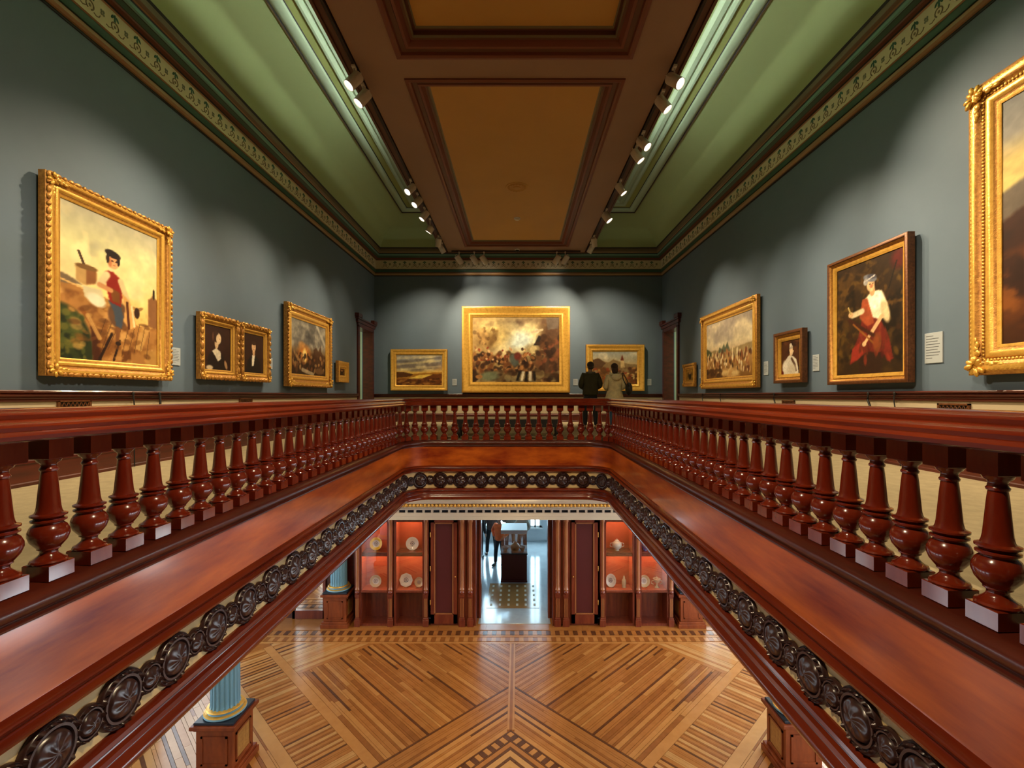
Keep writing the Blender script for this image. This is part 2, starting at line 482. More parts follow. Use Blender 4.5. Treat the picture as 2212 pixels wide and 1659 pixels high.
for (y0, y1, deep) in ((7.19, 15.26, 0), (-1.34, 6.73, 1)):
    cf = MB()
    rr = rect(CX0, CX1, y0, y1)
    P = [(-.015, SZ), (-.015, SZ - .02), (.03, SZ - .03), (.06, SZ - .015), (.075, SZ + .02), (.14, SZ + .025), (.15, SZ + .01), (.19, SZ + .01), (.22, SZ + .045), (.235, SZ + .07), (.27, SZ + .075), (.285, SZ + .10), (.31, SZ + .10)]
    ms = [0, 0, 0, 0, 1, 2, 0, 0, 0, 1, 3, 3]
    if deep:
        P = P[:-1] + [(.285, SZ + .16), (.315, SZ + .165), (.33, SZ + .19)]
        ms = ms[:-1] + [1, 1, 3]
    sweep(cf, rr, P, ms)
    u, z = P[-1]
    cf.add([(x, y, z) for x, y in rr(u)], [(0, 1, 2, 3)], 4)
    struct(cf.build('trim_%d' % tn, [M['coffer_red'], M['soffit_dark'], M['rust'], M['coffer_lite'], M['ochre']], smooth=30)); tn += 1

# ------------------------------------------------------------------ well: fascia, frieze, mouldings
fm = MB(); sweep(fm, well, [(.075, -.025), (.085, -.035), (.085, -.383), (.10, -.386)])
fascia = struct(fm.build('trim_1', M['fascia'], smooth=40))
FL = 'carved dark medallion frieze'
m = MB(); sweep(m, well, [(.08, -.375), (.095, -.383), (.112, -.392), (.12, -.41), (.108, -.428), (.098, -.432), (.100, -.438), (.122, -.446), (.135, -.462), (.130, -.478), (.112, -.488), (.07, -.496)])
m.build('moulding', M['mahog'], fascia, smooth=40)
m = MB(); sweep(m, well, [(.072, -.49), (.072, -.80)])
tag(m.build('frieze_band', M['frieze'], fascia, smooth=40), 'cream painted band behind the carved medallions')
m = MB(); sweep(m, well, [(.07, -.785), (.092, -.79), (.118, -.802), (.124, -.822), (.112, -.838), (.104, -.842), (.106, -.85), (.128, -.862), (.136, -.884), (.124, -.898), (.126, -.906), (.150, -.925), (.158, -.955), (.146, -.982), (.12, -.995), (-.02, -.995)])
m.build('moulding', M['mahog'], fascia, smooth=40)

def path(u, n=40):
    pts = [Vector((x, y)) for x, y in rrect(AX0, AX1, AY0, AY1, RC, n)(u)]
    seg = []
    s = 0
    for i in range(len(pts)):
        a, b = pts[i], pts[(i + 1) % len(pts)]
        seg.append((s, a, b)); s += (b - a).length
    def at(t):
        t %= s
        for s0, a, b in seg:
            l = (b - a).length
            if l > 1e-9 and s0 <= t <= s0 + l:
                d = (b - a) / l
                return a + d * (t - s0), Vector((-d.y, d.x))
        return pts[0], Vector((0, 1))
    return at, s

def medallion(rad, beads, depth, rosette):
    m = MB()
    seg = beads * 6
    rs = []
    prof = [1.0, .985, .95, .93, .90, .865, .83, .80, .78, .74, .70, .66, .60, .52, .44, .36, .28, .20, .12, .05]
    for r in prof:
        ring = []
        for j in range(seg):
            th = 2 * PI * j / seg
            if r >= .985: h = 0 if r == 1.0 else .40
            elif r >= .95: h = .50
            elif r >= .80: h = .36 + .50 * ((.5 + .5 * math.cos(beads * th)) ** .8) * max(0, 1 - abs(r - .865) / .085)
            elif r >= .70: h = .62
            elif r >= .66: h = .25
            else:
                q = r / .66
                h = .45 + .50 * math.sqrt(max(0, 1 - q * q)) + .10 * math.cos(rosette * th + 3 * q) * q * (1 - q) * 3
                if r <= .2: h += .08
            ring.append((rad * r * math.cos(th), -depth * max(h, 0), rad * r * math.sin(th)))
        rs.append(ring)
    m.rings(rs, True, 0, True)
    return m.mesh('medallion', M['carved'], 60)
big, small = medallion(.143, 16, .054, 6), medallion(.085, 10, .048, 4)
at, L = path(.072)
N = round(L / .374)
# phase: the long left side runs towards the camera, a large medallion stands at Y = 2.06 on it
s_left = None
best = 9
for i in range(4000):
    t = L * i / 4000
    p, nn = at(t)
    if nn.x > .99 and abs(p.y - 2.06) < best:
        best = abs(p.y - 2.06); s_left = t
for k in range(N):
    for h, me, nm in ((0, big, 'medallion'), (.5, small, 'small_medallion')):
        p, nn = at(s_left + (k + h) * L / N)
        if p.y < .3: continue
        obj(nm, me, fascia, (p.x, p.y, -.645), (0, 0, math.atan2(nn.x, -nn.y)))

# ------------------------------------------------------------------ balustrade
bal = thing('balustrade', 'mahogany balustrade of turned balusters round the open well', 'balustrade', (0, 0, 0))
m = MB(); sweep(m, well, [(-.10, 0), (-.10, .06), (-.085, .08), (-.07, .085), (.07, .08), (.088, .072), (.104, .052), (.108, .03), (.100, .008), (.086, -.008), (.078, -.012), (.080, -.02), (.094, -.026), (.092, -.036), (.07, -.04), (-.05, -.04)])
m.build('base_rail', M['mahog_dark'], bal, smooth=35)
m = MB(); sweep(m, well, [(0, .712), (.135, .712), (.150, .722), (.152, .738), (.140, .750), (.132, .756), (.134, .772), (.122, .788), (.098, .796), (.090, .802), (.092, .820), (.076, .838), (.05, .846), (-.05, .846), (-.076, .838),
                          (-.092, .820), (-.090, .802), (-.098, .796), (-.122, .788), (-.134, .772), (-.132, .756), (-.140, .750), (-.152, .738), (-.150, .722), (-.135, .712), (0, .712)])
m.build('handrail', M['mahog'], bal, smooth=35)

bm_ = MB()
hp = .060
bm_.bbox(-hp, hp, -hp, hp, .082, .152, .003, 0)
bm_.bbox(-.058, .058, -.058, .058, .618, .714, .003, 0)
BP = [(.050, .150), (.062, .152), (.067, .159), (.063, .167), (.053, .171), (.048, .176), (.040, .183), (.032, .192), (.031, .203), (.036, .211), (.041, .213), (.041, .219), (.050, .230), (.064, .249), (.0725, .274), (.0715, .294), (.062, .316),
      (.050, .328), (.053, .334), (.062, .338), (.062, .345), (.050, .350), (.054, .356), (.064, .361), (.064, .368), (.049, .374), (.045, .384), (.042, .402), (.037, .46), (.031, .53), (.0275, .560), (.032, .563), (.034, .571), (.029, .577),
      (.0275, .590), (.031, .597), (.041, .604), (.044, .611), (.048, .615), (.048, .620)]
bm_.lathe(BP, 24, m=0)
bmesh_ = bm_.mesh('baluster', M['baluster'], 38)
def put(x, y, nx, ny):
    obj('baluster', bmesh_, bal, (x, y, 0), (0, 0, math.atan2(nx, -ny)))
ylo, yhi = AY0 + RC, AY1 - RC
y = 2.143 - 10 * .204
while y < yhi:
    if y > ylo: put(AX0, y, 1, 0)
    y += .204
y = 1.70 - 8 * .191
while y < yhi:
    if y > ylo: put(AX1, y, -1, 0)
    y += .191
nx_ = int((AX1 - AX0 - 2 * RC) / .1935)
for i in range(nx_ + 1):
    x = (AX0 + AX1) / 2 + (i - nx_ / 2) * .1935
    put(x, AY1, 0, -1); put(x, AY0, 0, 1)
for cx, cy, a0 in ((AX1 - RC, AY1 - RC, 0), (AX0 + RC, AY1 - RC, PI / 2), (AX0 + RC, AY0 + RC, PI), (AX1 - RC, AY0 + RC, -PI / 2)):
    for k in range(4):
        a = a0 + (.165 + .178 * k) / RC
        put(cx + RC * math.cos(a), cy + RC * math.sin(a), -math.cos(a), -math.sin(a))

# ------------------------------------------------------------------ lower storey shell
fl = MB(); fl.box(-7.2, 7.2, -6, 12.35, LF - .1, LF - .012)
floor_l = struct(fl.build('floor_lower', WT['mid']))
LC = -0.1                                # centre line of the lower hall
def wins(s, n0, strength, name):
    X = s * 6.9
    w = MB()
    lo, hi = (X, X + .3) if s > 0 else (X - .3, X)
    ys = [(0.8, 2.6), (3.6, 5.4), (6.4, 8.2), (9.2, 11.8)]
    z0, z1 = LF + .25, -1.55
    prev = -6
    for a, b in ys:
        w.box(lo, hi, prev, a, LF, -.98); w.box(lo, hi, a, b, LF, z0); w.box(lo, hi, a, b, z1, -.98); prev = b
    w.box(lo, hi, prev, 12.8, LF, -.98)
    struct(w.build('wall_lower_' + name, M['mahog_dark']))
    pane = emission('daylight_' + name, (0.84, 0.93, 1.0), strength)
    for i, (a, b) in enumerate(ys):
        f = MB()
        xm = X + s * .12
        f.box(xm - .03, xm + .03, a, a + .07, z0, z1); f.box(xm - .03, xm + .03, b - .07, b, z0, z1)
        f.box(xm - .03, xm + .03, a, b, z0, z0 + .07); f.box(xm - .03, xm + .03, a, b, z1 - .07, z1)
        for k in (1, 2):
            y = a + (b - a) * k / 3; f.box(xm - .02, xm + .02, y - .025, y + .025, z0, z1)
        for k in (1, 2, 3):
            z = z0 + (z1 - z0) * k / 4; f.box(xm - .02, xm + .02, a, b, z - .025, z + .025)
        wo = struct(f.build('window_%d' % (n0 + i), M['white']))
        for p in range(3):
            for q in range(4):
                ya, yb = a + (b - a) * p / 3, a + (b - a) * (p + 1) / 3
                za, zb = z0 + (z1 - z0) * q / 4, z0 + (z1 - z0) * (q + 1) / 4
                MB().box(xm + s * .02, xm + s * .026, ya + .02, yb - .02, za + .02, zb - .02).build('pane', pane, wo)
wins(1, 1, WIN_RIGHT, 'right')
wins(-1, 5, WIN_LEFT, 'left')
struct(MB().box(-7.2, 7.2, -6.3, -6, LF, -.98).build('wall_lower_front', M['mahog_dark']))
w = MB()
BY = 12.42
DW = .92                                 # half width of the lower doorway
w.box(-7.2, LC - DW, BY, BY + .35, LF, -.98); w.box(LC + DW, 7.2, BY, BY + .35, LF, -.98); w.box(LC - DW, LC + DW, BY, BY + .35, LF + 2.95, -.98)
struct(w.build('wall_lower_back', M['mahog_dark']))
# entablature across the hall
e = MB()
EY = 11.66
run = [(EY + .6, -2.145), (EY, -2.145), (EY, -2.06), (EY - .012, -2.055), (EY - .012, -1.985), (EY - .03, -1.975), (EY - .03, -1.96)]
run2 = [(EY - .03, -1.96), (EY + .02, -1.958), (EY + .02, -1.885)]
run3 = [(EY + .02, -1.885), (EY - .10, -1.88), (EY - .12, -1.85), (EY - .11, -1.815), (EY - .20, -1.80), (EY - .24, -1.78), (EY - .26, -1.75), (EY - .26, -1.70), (EY - .36, -1.66), (EY - .40, -1.60), (EY - .40, -1.56), (EY + .6, -1.5)]
for pr, mi in ((run, 0), (run2, 1), (run3, 0)):
    e.rings([[(x, y, z) for y, z in pr] for x in (-6.9, 6.9)], False, mi)
e.box(-6.9, 6.9, EY - .1, BY, -1.56, -.98, 0)
ent = struct(e.build('trim_11', [M['cream_white'], M['slate']], smooth=30))
tooth = MB().box(-.028, .028, -.05, 0, -.037, .037).mesh('dentil', M['cream_white'])
for i in range(65):
    obj('dentil', tooth, ent, (-6.7 + i * .209, EY - .01 + .03, -1.922))
eg = MB()
for i in range(150):
    x = -6.7 + i * .0895
    eg.ell((x, EY - .27, -1.725), .036, .03, .048, 8, 5)
    eg.box(x + .040, x + .049, EY - .285, EY - .25, -1.775, -1.685)
tag(eg.build('egg_moulding', M['gold'], ent, smooth=60), 'gilded egg and dart moulding', kind='stuff')
for s, x in ((-1, -4.58), (1, 4.33)):
    struct(MB().box(x - .22, x + .22, -6, EY, -2.145, -.98).build('trim_%d' % (12 if s < 0 else 13), M['cream_white']))
# ------------------------------------------------------------------ parquet of the lower hall
PC, PY0, S2 = -0.13, 9.57, math.sqrt(2)
def clip(poly, a, b, c):
    # keep a*x + b*y <= c
    out = []
    for i in range(len(poly)):
        p, q = poly[i], poly[(i + 1) % len(poly)]
        dp, dq = a * p[0] + b * p[1] - c, a * q[0] + b * q[1] - c
        if dp <= 0: out.append(p)
        if (dp < 0 < dq) or (dq < 0 < dp):
            t = dp / (dp - dq)
            out.append((p[0] + (q[0] - p[0]) * t, p[1] + (q[1] - p[1]) * t))
    return out
planks = []
def plank(p0, p1, q0, q1, tone, amin=.065):
    g = .003
    p0 += g; p1 -= g; q0 += g; q1 -= g
    if p1 - p0 < .01 or q1 - q0 < .01: return
    poly = [((p - q) / S2, PY0 + (p + q) / S2) for p, q in ((p0, q0), (p1, q0), (p1, q1), (p0, q1))]
    for h in ((-1, 0, -amin), (1, 0, 6.75), (0, 1, 11.14), (0, -1, -5.6)):
        poly = clip(poly, *h)
        if len(poly) < 3: return
    for s in (-1, 1):
        planks.append(([(PC + s * a, y) for a, y in poly], tone))
def flat(x0, x1, y0, y1, tone):
    planks.append(([(x0 + .002, y0 + .002), (x1 - .002, y0 + .002), (x1 - .002, y1 - .002), (x0 + .002, y1 - .002)], tone))
rnd = random.Random(3)
def strips(axis, v0, v1, l0, l1, w, light, dark=.5, seg=(1.2, 2.6), dw=.5, amin=.065):
    # strips of constant p (axis 'p') or constant q (axis 'q')
    v = v0; k = 0
    while v < v1 - .005:
        ww = w * (dw if k % 2 else 1.0)
        ww = min(ww, v1 - v)
        l = l0
        while l < l1 - .01:
            ll = min(rnd.uniform(*seg), l1 - l)
            if k % 2: tone = rnd.choice(['dark', 'mid', 'dark', 'mid', 'oak']) if rnd.random() < dark + .3 else rnd.choice(light)
            else: tone = rnd.choice(light)
            if axis == 'q': plank(l, l + ll, v, v + ww, tone, amin)
            else: plank(v, v + ww, l, l + ll, tone, amin)
            l += ll
        v += ww; k += 1
strips('q', -2.9, 1.2, 0, 3.39, .088, ['oak', 'mid', 'oak', 'honey'])
strips('p', -.92, 0, -5.5, .8, .088, ['oak', 'oak', 'honey'], seg=(1.8, 3.5))
for k in range(75):
    q = -6 + k * .09
    plank(-1.09, -.95, q, q + .09, 'honey' if k % 2 else 'dark', .0)
plank(-.95, -.92, -6, .9, 'dark', .0); plank(-1.12, -1.09, -6, .9, 'dark', .0)
strips('p', -3.6, -1.12, -5, 1.5, .10, ['oak', 'honey', 'pale'], amin=.0)
plank(0, 5, -3.08, -2.9, 'honey')
strips('p', 0, 5, -3.85, -3.08, .075, ['honey', 'oak', 'pale'], seg=(2, 3))
plank(0, 5, -4.05, -3.85, 'pale')
strips('q', -7, -4.05, 0, 5, .11, ['pale', 'honey', 'pale'], .2)
plank(3.39, 3.5, -2.9, 1, 'oak')
strips('p', 3.5, 6, -2.9, 1, .12, ['honey', 'pale'], .1)
flat(PC - .064, PC - .024, 8.27, 11.14, 'honey'); flat(PC + .024, PC + .064, 8.27, 11.14, 'honey'); flat(PC - .024, PC + .024, 8.27, 11.14, 'mid')
for y0, y1, step in ((11.14, 11.22, 1.2), (11.46, 11.52, 1.2), (11.78, 12.42, 1.2)):
    x = -6.8
    while x < 6.8: flat(x, min(x + step, 6.8), y0, y1, 'oak' if y0 > 11.6 else 'honey'); x += step
for y0, y1 in ((11.22, 11.46), (11.52, 11.78)):
    for k in range(124): flat(-6.8 + k * .11, -6.8 + (k + 1) * .11, y0 + .03, y1 - .03, ('mid' if k % 2 else 'honey') if y0 < 11.4 else ('oak' if k % 2 else 'dark'))
def px_area(poly):
    q = []
    for x, y in poly:
        u, v = 1119.5 + FPX * x / y, 854 + FPX * (.9 - LF) / y
        q.append((u, v))
    cu, cv_ = sum(p[0] for p in q) / len(q), sum(p[1] for p in q) / len(q)
    lim = 690 - (cv_ - 1350) * 1.05      # hidden below the rail of the well beyond this line
    limr = 1530 + (cv_ - 1350) * .75
    if cv_ > 1690 or cu < lim - 30 or cu > limr + 30: return 0
    return abs(sum(q[i][0] * q[(i + 1) % len(q)][1] - q[(i + 1) % len(q)][0] * q[i][1] for i in range(len(q)))) / 2
planks.sort(key=lambda t: -px_area(t[0]))
rest = MB()
tones = list(WT)
for i, (poly, tone) in enumerate(planks):
    hgt = LF + rnd.uniform(-.0012, .0012)
    if i < 300:
        MB().prism(poly, LF - .012, hgt).build('plank', WT[tone], floor_l)
    else:
        rest.prism(poly, LF - .012, hgt, tones.index(tone))
tag(rest.build('planks', [WT[t] for t in tones], floor_l), None, kind='stuff')
# ------------------------------------------------------------------ paintings: a small numpy painter, colours stored on the canvas mesh
class Pic:
    def __init__(s, w, h, seed=1):
        s.w, s.h = w, h
        s.rg = np.random.RandomState(seed)
        s.x, s.y = np.meshgrid((np.arange(w) + .5) / w, (np.arange(h) + .5) / h)
        s.a = np.zeros((h, w, 3))
        s.asp = h / w
    def c(s, c):
        return np.array([int(c[i:i + 2], 16) / 255 for i in (0, 2, 4)])
    def noise(s, n, oct=4):
        out = np.zeros((s.h, s.w)); amp = 1; tot = 0
        for o in range(oct):
            k = int(n * 2 ** o) + 2
            kv = max(2, int(n * 2 ** o * s.asp)) + 2
            g = s.rg.rand(kv, k)
            fx, fy = s.x * (k - 1.001), s.y * (kv - 1.001)
            ix, iy = fx.astype(int), fy.astype(int)
            tx, ty = fx - ix, fy - iy
            tx, ty = tx * tx * (3 - 2 * tx), ty * ty * (3 - 2 * ty)
            v = (g[iy, ix] * (1 - tx) + g[iy, ix + 1] * tx) * (1 - ty) + (g[iy + 1, ix] * (1 - tx) + g[iy + 1, ix + 1] * tx) * ty
            out += v * amp; tot += amp; amp *= .55
        return out / tot
    def mixm(s, col, m):
        m = np.clip(m, 0, 1)[..., None]
        s.a = s.a * (1 - m) + s.c(col) * m
    def grad(s, stops):
        ys = [t for t, _ in stops]
        cs = np.array([s.c(c) for _, c in stops])
        for k in range(3):
            s.a[..., k] = np.interp(s.y, ys, cs[:, k])
        return s
    def fill(s, col):
        s.a[:] = s.c(col); return s
    def clouds(s, col, n, lo, hi, y0=0, y1=1, op=1.0, soft=.08):
        m = np.clip((s.noise(n) - lo) / (hi - lo), 0, 1)
        m *= np.clip((s.y - y0) / soft, 0, 1) * np.clip((y1 - s.y) / soft, 0, 1)
        s.mixm(col, m * op); return s
    def ell(s, cx, cy, rx, ry, col, soft=.25, rot=0, op=1):
        dx, dy = s.x - cx, (s.y - cy) * s.asp
        ry = ry * s.asp
        ca, sa = math.cos(rot), math.sin(rot)
        u, v = (dx * ca + dy * sa) / rx, (-dx * sa + dy * ca) / ry
        d = np.sqrt(u * u + v * v)
        s.mixm(col, op * np.clip((1 - d) / soft + .5, 0, 1)); return s
    def poly(s, pts, col, op=1):
        inside = np.zeros((s.h, s.w), bool)
        n = len(pts)
        for i in range(n):
            x0, y0 = pts[i]; x1, y1 = pts[(i + 1) % n]
            if y0 == y1: continue
            cr = ((s.y < y0) != (s.y < y1)) & (s.x < (x1 - x0) * (s.y - y0) / (y1 - y0) + x0)
            inside ^= cr
        m = inside.astype(float)
        m2 = m.copy()
        m2[1:-1, 1:-1] = (m[1:-1, 1:-1] * 2 + m[:-2, 1:-1] + m[2:, 1:-1] + m[1:-1, :-2] + m[1:-1, 2:]) / 6
        s.mixm(col, m2 * op); return s
    def line(s, x0, y0, x1, y1, wd, col, op=1):
        dx, dy = x1 - x0, (y1 - y0) * s.asp
        L2 = dx * dx + dy * dy
        t = np.clip(((s.x - x0) * dx + (s.y - y0) * s.asp * dy) / L2, 0, 1)
        d = np.hypot(s.x - x0 - t * dx, (s.y - y0) * s.asp - t * dy)
        s.mixm(col, op * np.clip((wd - d) / (wd * .5) + .5, 0, 1)); return s
    def crowd(s, n, x0, x1, y0, y1, rx, ry, cols, op=.9, tilt=.5):
        for i in range(n):
            s.ell(s.rg.uniform(x0, x1), s.rg.uniform(y0, y1), rx * s.rg.uniform(.5, 1.3), ry * s.rg.uniform(.5, 1.3), cols[s.rg.randint(len(cols))], .5, s.rg.uniform(-tilt, tilt), op)
        return s
    def finish(s, amt=.06, n=24):
        s.a *= (1 + amt * 2 * (s.noise(n, 3) - .5))[..., None]
        s.a = np.clip(s.a, 0, 1); return s

def pic_boy():
    p = Pic(110, 160, 2)
    p.grad([(0, 'd8a050'), (.35, 'f2d488'), (.5, 'f5dfa0'), (.75, 'dcd8a8'), (1, 'b8b4a0')])
    p.clouds('efe0b0', 3, .45, .65, .45, 1, .8).clouds('a8a294', 2.5, .55, .75, .6, 1, .7).clouds('f8e8b8', 4, .55, .7, .4, .9, .7)
    p.poly([(0, .50), (.1, .49), (.25, .46), (.42, .44), (.52, .42), (.6, .36), (.62, .3), (.9, .28), (1, .3), (1, 0), (0, 0)], 'b88a50')
    p.poly([(0, .54), (.08, .53), (.2, .49), (0, .47)], '8d7a62')
    p.poly([(.88, .30), (.88, .50), (.93, .53), (.95, .58), (.97, .52), (1, .51), (1, .28)], '9a7048').ell(.95, .55, .015, .04, '3c3020')
    p.clouds('8a5c2c', 6, .5, .7, 0, .45, .8, .02).clouds('d9b070', 7, .55, .7, 0, .45, .8, .02)
    p.ell(.0, .05, .30, .30, '3a4524', .1).ell(.06, .2, .14, .12, '5a6432', .5)
    p.crowd(60, 0, .24, 0, .3, .03, .02, ['27331a', '6b7038', '46512a', '85803e'], .7)
    p.line(.20, .33, .34, .2, .02, 'a06a30').line(.34, .2, .36, 0, .02, '6e3e18')
    p.poly([(.26, .3), (.33, .22), (.36, .08), (.38, 0), (.3, 0), (.28, .2)], '5a3016')
    p.line(.36, .02, .48, .2, .014, '3a2010').line(.5, .02, .56, .16, .012, '3a2010')
    p.poly([(.72, .12), (.8, .1), (.9, .28), (.82, .31)], 'cfa868').poly([(.86, .10), (1, .13), (1, 0), (.84, 0)], 'c09858').poly([(.58, .1), (.68, .1), (.68, 0), (.58, 0)], '7c5026')
    p.crowd(60, .1, .95, .0, .42, .05, .018, ['a8783c', '8a5c2a', 'd4aa68', '6e4620', 'c09450'], .55, .5)
    for k in range(9): p.line(.3 + .07 * k, .05 + .02 * (k % 4), .42 + .06 * k, .30 - .02 * (k % 3), .004, '5c3c1c', .6)
    p.line(0, .50, .3, .455, .008, 'e0bc80').line(.25, .30, .36, .16, .02, 'd8b070', .8)
    p.ell(.55, .34, .11, .09, '7a5a40', .2)
    # basket and load
    p.line(.17, .70, .225, .61, .012, '4a3018').poly([(.14, .60), (.2, .625), (.33, .61), (.34, .52), (.22, .49), (.15, .51)], 'c8a872').poly([(.24, .60), (.33, .61), (.33, .52), (.24, .50)], '9a6c40').ell(.24, .61, .10, .018, '8a6a3c')
    p.poly([(.2, .49), (.38, .49), (.42, .40), (.34, .37), (.22, .42)], 'd8cfae').ell(.33, .41, .09, .04, 'e8e0c8', .4, -.4)
    # the boy: legs, coat, waistcoat, sleeves, head and cap
    p.poly([(.44, .43), (.56, .44), (.6, .33), (.58, .24), (.52, .26), (.5, .36)], '56606c').poly([(.52, .26), (.57, .25), (.55, .13), (.52, .14)], '8f6238').ell(.545, .14, .03, .014, '3a2414')
    p.poly([(.41, .62), (.47, .64), (.56, .60), (.60, .52), (.57, .40), (.46, .42), (.43, .5)], '9c2a18').poly([(.47, .52), (.56, .5), (.56, .42), (.48, .43)], '8a5a24')
    p.line(.43, .6, .36, .52, .035, 'ded0a8').line(.36, .52, .47, .50, .024, 'd2a070').line(.57, .58, .64, .46, .03, 'dccba0')
    p.poly([(.58, .5), (.66, .46), (.72, .38), (.74, .28), (.68, .25), (.6, .30), (.62, .4)], 'dcb070').line(.64, .44, .66, .26, .014, '6a3a1a').line(.69, .42, .72, .28, .012, 'f0dcae').ell(.75, .38, .03, .04, '4a2c18')
    p.ell(.47, .66, .035, .03, 'e8d8b0').ell(.495, .70, .058, .048, 'e4b080', .2).ell(.525, .705, .012, .007, '4a2814').ell(.485, .705, .012, .007, '4a2814').ell(.505, .68, .012, .004, 'c07a58').ell(.46, .69, .02, .03, 'b87a50', .6, 0, .7)
    p.ell(.49, .752, .080, .026, '2c1a12', .2, -.2).ell(.547, .715, .016, .034, '3a2418').ell(.438, .715, .016, .034, '402818')
    p.finish(.07, 10); p.a = p.a ** 1.3
    return p

def pic_sitter(woman):
    p = Pic(64, 84, 5 + woman).fill('2a1208')
    p.clouds('38190c', 3, .4, .8).ell(.2, .7, .5, .5, '341809', 1, 0, .6)
    if woman:
        p.poly([(.08, 0), (.15, .3), (.3, .45), (.55, .44), (.72, .3), (.84, 0)], '1a0e08').poly([(.28, .42), (.44, .50), (.6, .42), (.62, .27), (.5, .2), (.38, .34)], 'd8ccb0')
        p.ell(.45, .6, .07, .12, 'd8b488').ell(.5, .71, .12, .125, 'e8c89c', .2).ell(.43, .75, .10, .13, '3a2014', .2).ell(.52, .70, .085, .105, 'e8c89c', .25).ell(.32, .74, .02, .10, '6a4430', .5).ell(.56, .71, .015, .008, '5a3018')
        p.ell(.2, .06, .12, .05, 'cdb894', .5).ell(.8, .14, .05, .1, 'b08860', .5, .3)
    else:
        p.poly([(.12, 0), (.2, .32), (.38, .45), (.62, .45), (.8, .32), (.88, 0)], '160d08').poly([(.42, .47), (.56, .47), (.5, .2), (.40, .18)], 'f0e4cc')
        p.ell(.5, .53, .06, .08, 'd8a878').ell(.5, .67, .10, .125, 'e0b484', .2).ell(.5, .765, .11, .05, '3c2416').ell(.53, .67, .012, .008, '4a2814').line(.47, .6, .53, .6, .008, 'a05840')
    return p.finish(.1)

def pic_fire():
    p = Pic(96, 80, 9).grad([(0, '2c1a0e'), (.3, '4a2e18'), (.45, '7a6448'), (.6, '77726a'), (1, '6a675f')])
    p.clouds('b0a894', 4, .48, .65, .45, 1, .8).clouds('4c4a48', 3, .5, .68, .5, 1, .9).line(.7, 1, .98, .62, .03, 'c8c0ac', .7)
    p.clouds('2a180c', 7, .45, .6, 0, .45, .8)
    p.ell(.35, .40, .16, .14, 'd08030', .9).ell(.36, .36, .06, .13, 'ffd880', .6).ell(.28, .55, .08, .06, 'd89850', .8, 0, .7)
    p.poly([(.6, .2), (.62, .5), (.7, .56), (.76, .48), (.84, .62), (.86, .48), (.95, .4), (.95, .1)], '4a2c18', .8).crowd(70, .05, .95, .08, .4, .03, .045, ['5a3a20', '241408', 'a8804e', '7a4a26', '301a0c'], .8)
    p.line(.3, .1, .6, .03, .03, 'c8b490', .8).ell(.8, .1, .14, .06, '6a4a2c')
    return p.finish(.15)

def pic_small(seed, bg, fg):
    p = Pic(30, 40, seed).fill(bg).clouds(fg, 3, .45, .65).ell(.5, .45, .2, .3, '20120a', .4).ell(.5, .66, .12, .1, 'c08a50', .4)
    return p.finish()

def pic_dunes():
    p = Pic(110, 76, 12).grad([(0, '4a240c'), (.2, '8a5018'), (.36, 'e8b848'), (.46, 'd8b060'), (.6, '9a8068'), (.8, '8c8a88'), (1, '9c948a')])
    p.clouds('ead8a0', 3, .45, .66, .45, 1, .9).clouds('6e6258', 3.5, .48, .66, .42, 1, .85)
    for k in range(6): p.line(.02, .5 + k * .09, .95, .62 + k * .09, .02, ['d8c490', '70645c', 'f0dc98', '5e564f'][k % 4], .45)
    p.poly([(0, .33), (.3, .36), (.55, .4), (1, .43), (1, .38), (.6, .34), (.3, .28), (0, .24)], 'a8701e').poly([(0, .44), (.15, .44), (.38, .36), (.3, .29), (0, .25)], '56300e').poly([(.4, .3), (.7, .36), (1, .38), (1, 0), (.35, 0), (.2, .15)], '6a3810')
    p.poly([(.25, .22), (.5, .34), (.8, .36), (.55, .22)], 'f0c858').crowd(60, .05, 1, .02, .22, .05, .03, ['3c1c08', '8a5420', 'b07830', '52280c'], .7, .2)
    return p.finish(.1)

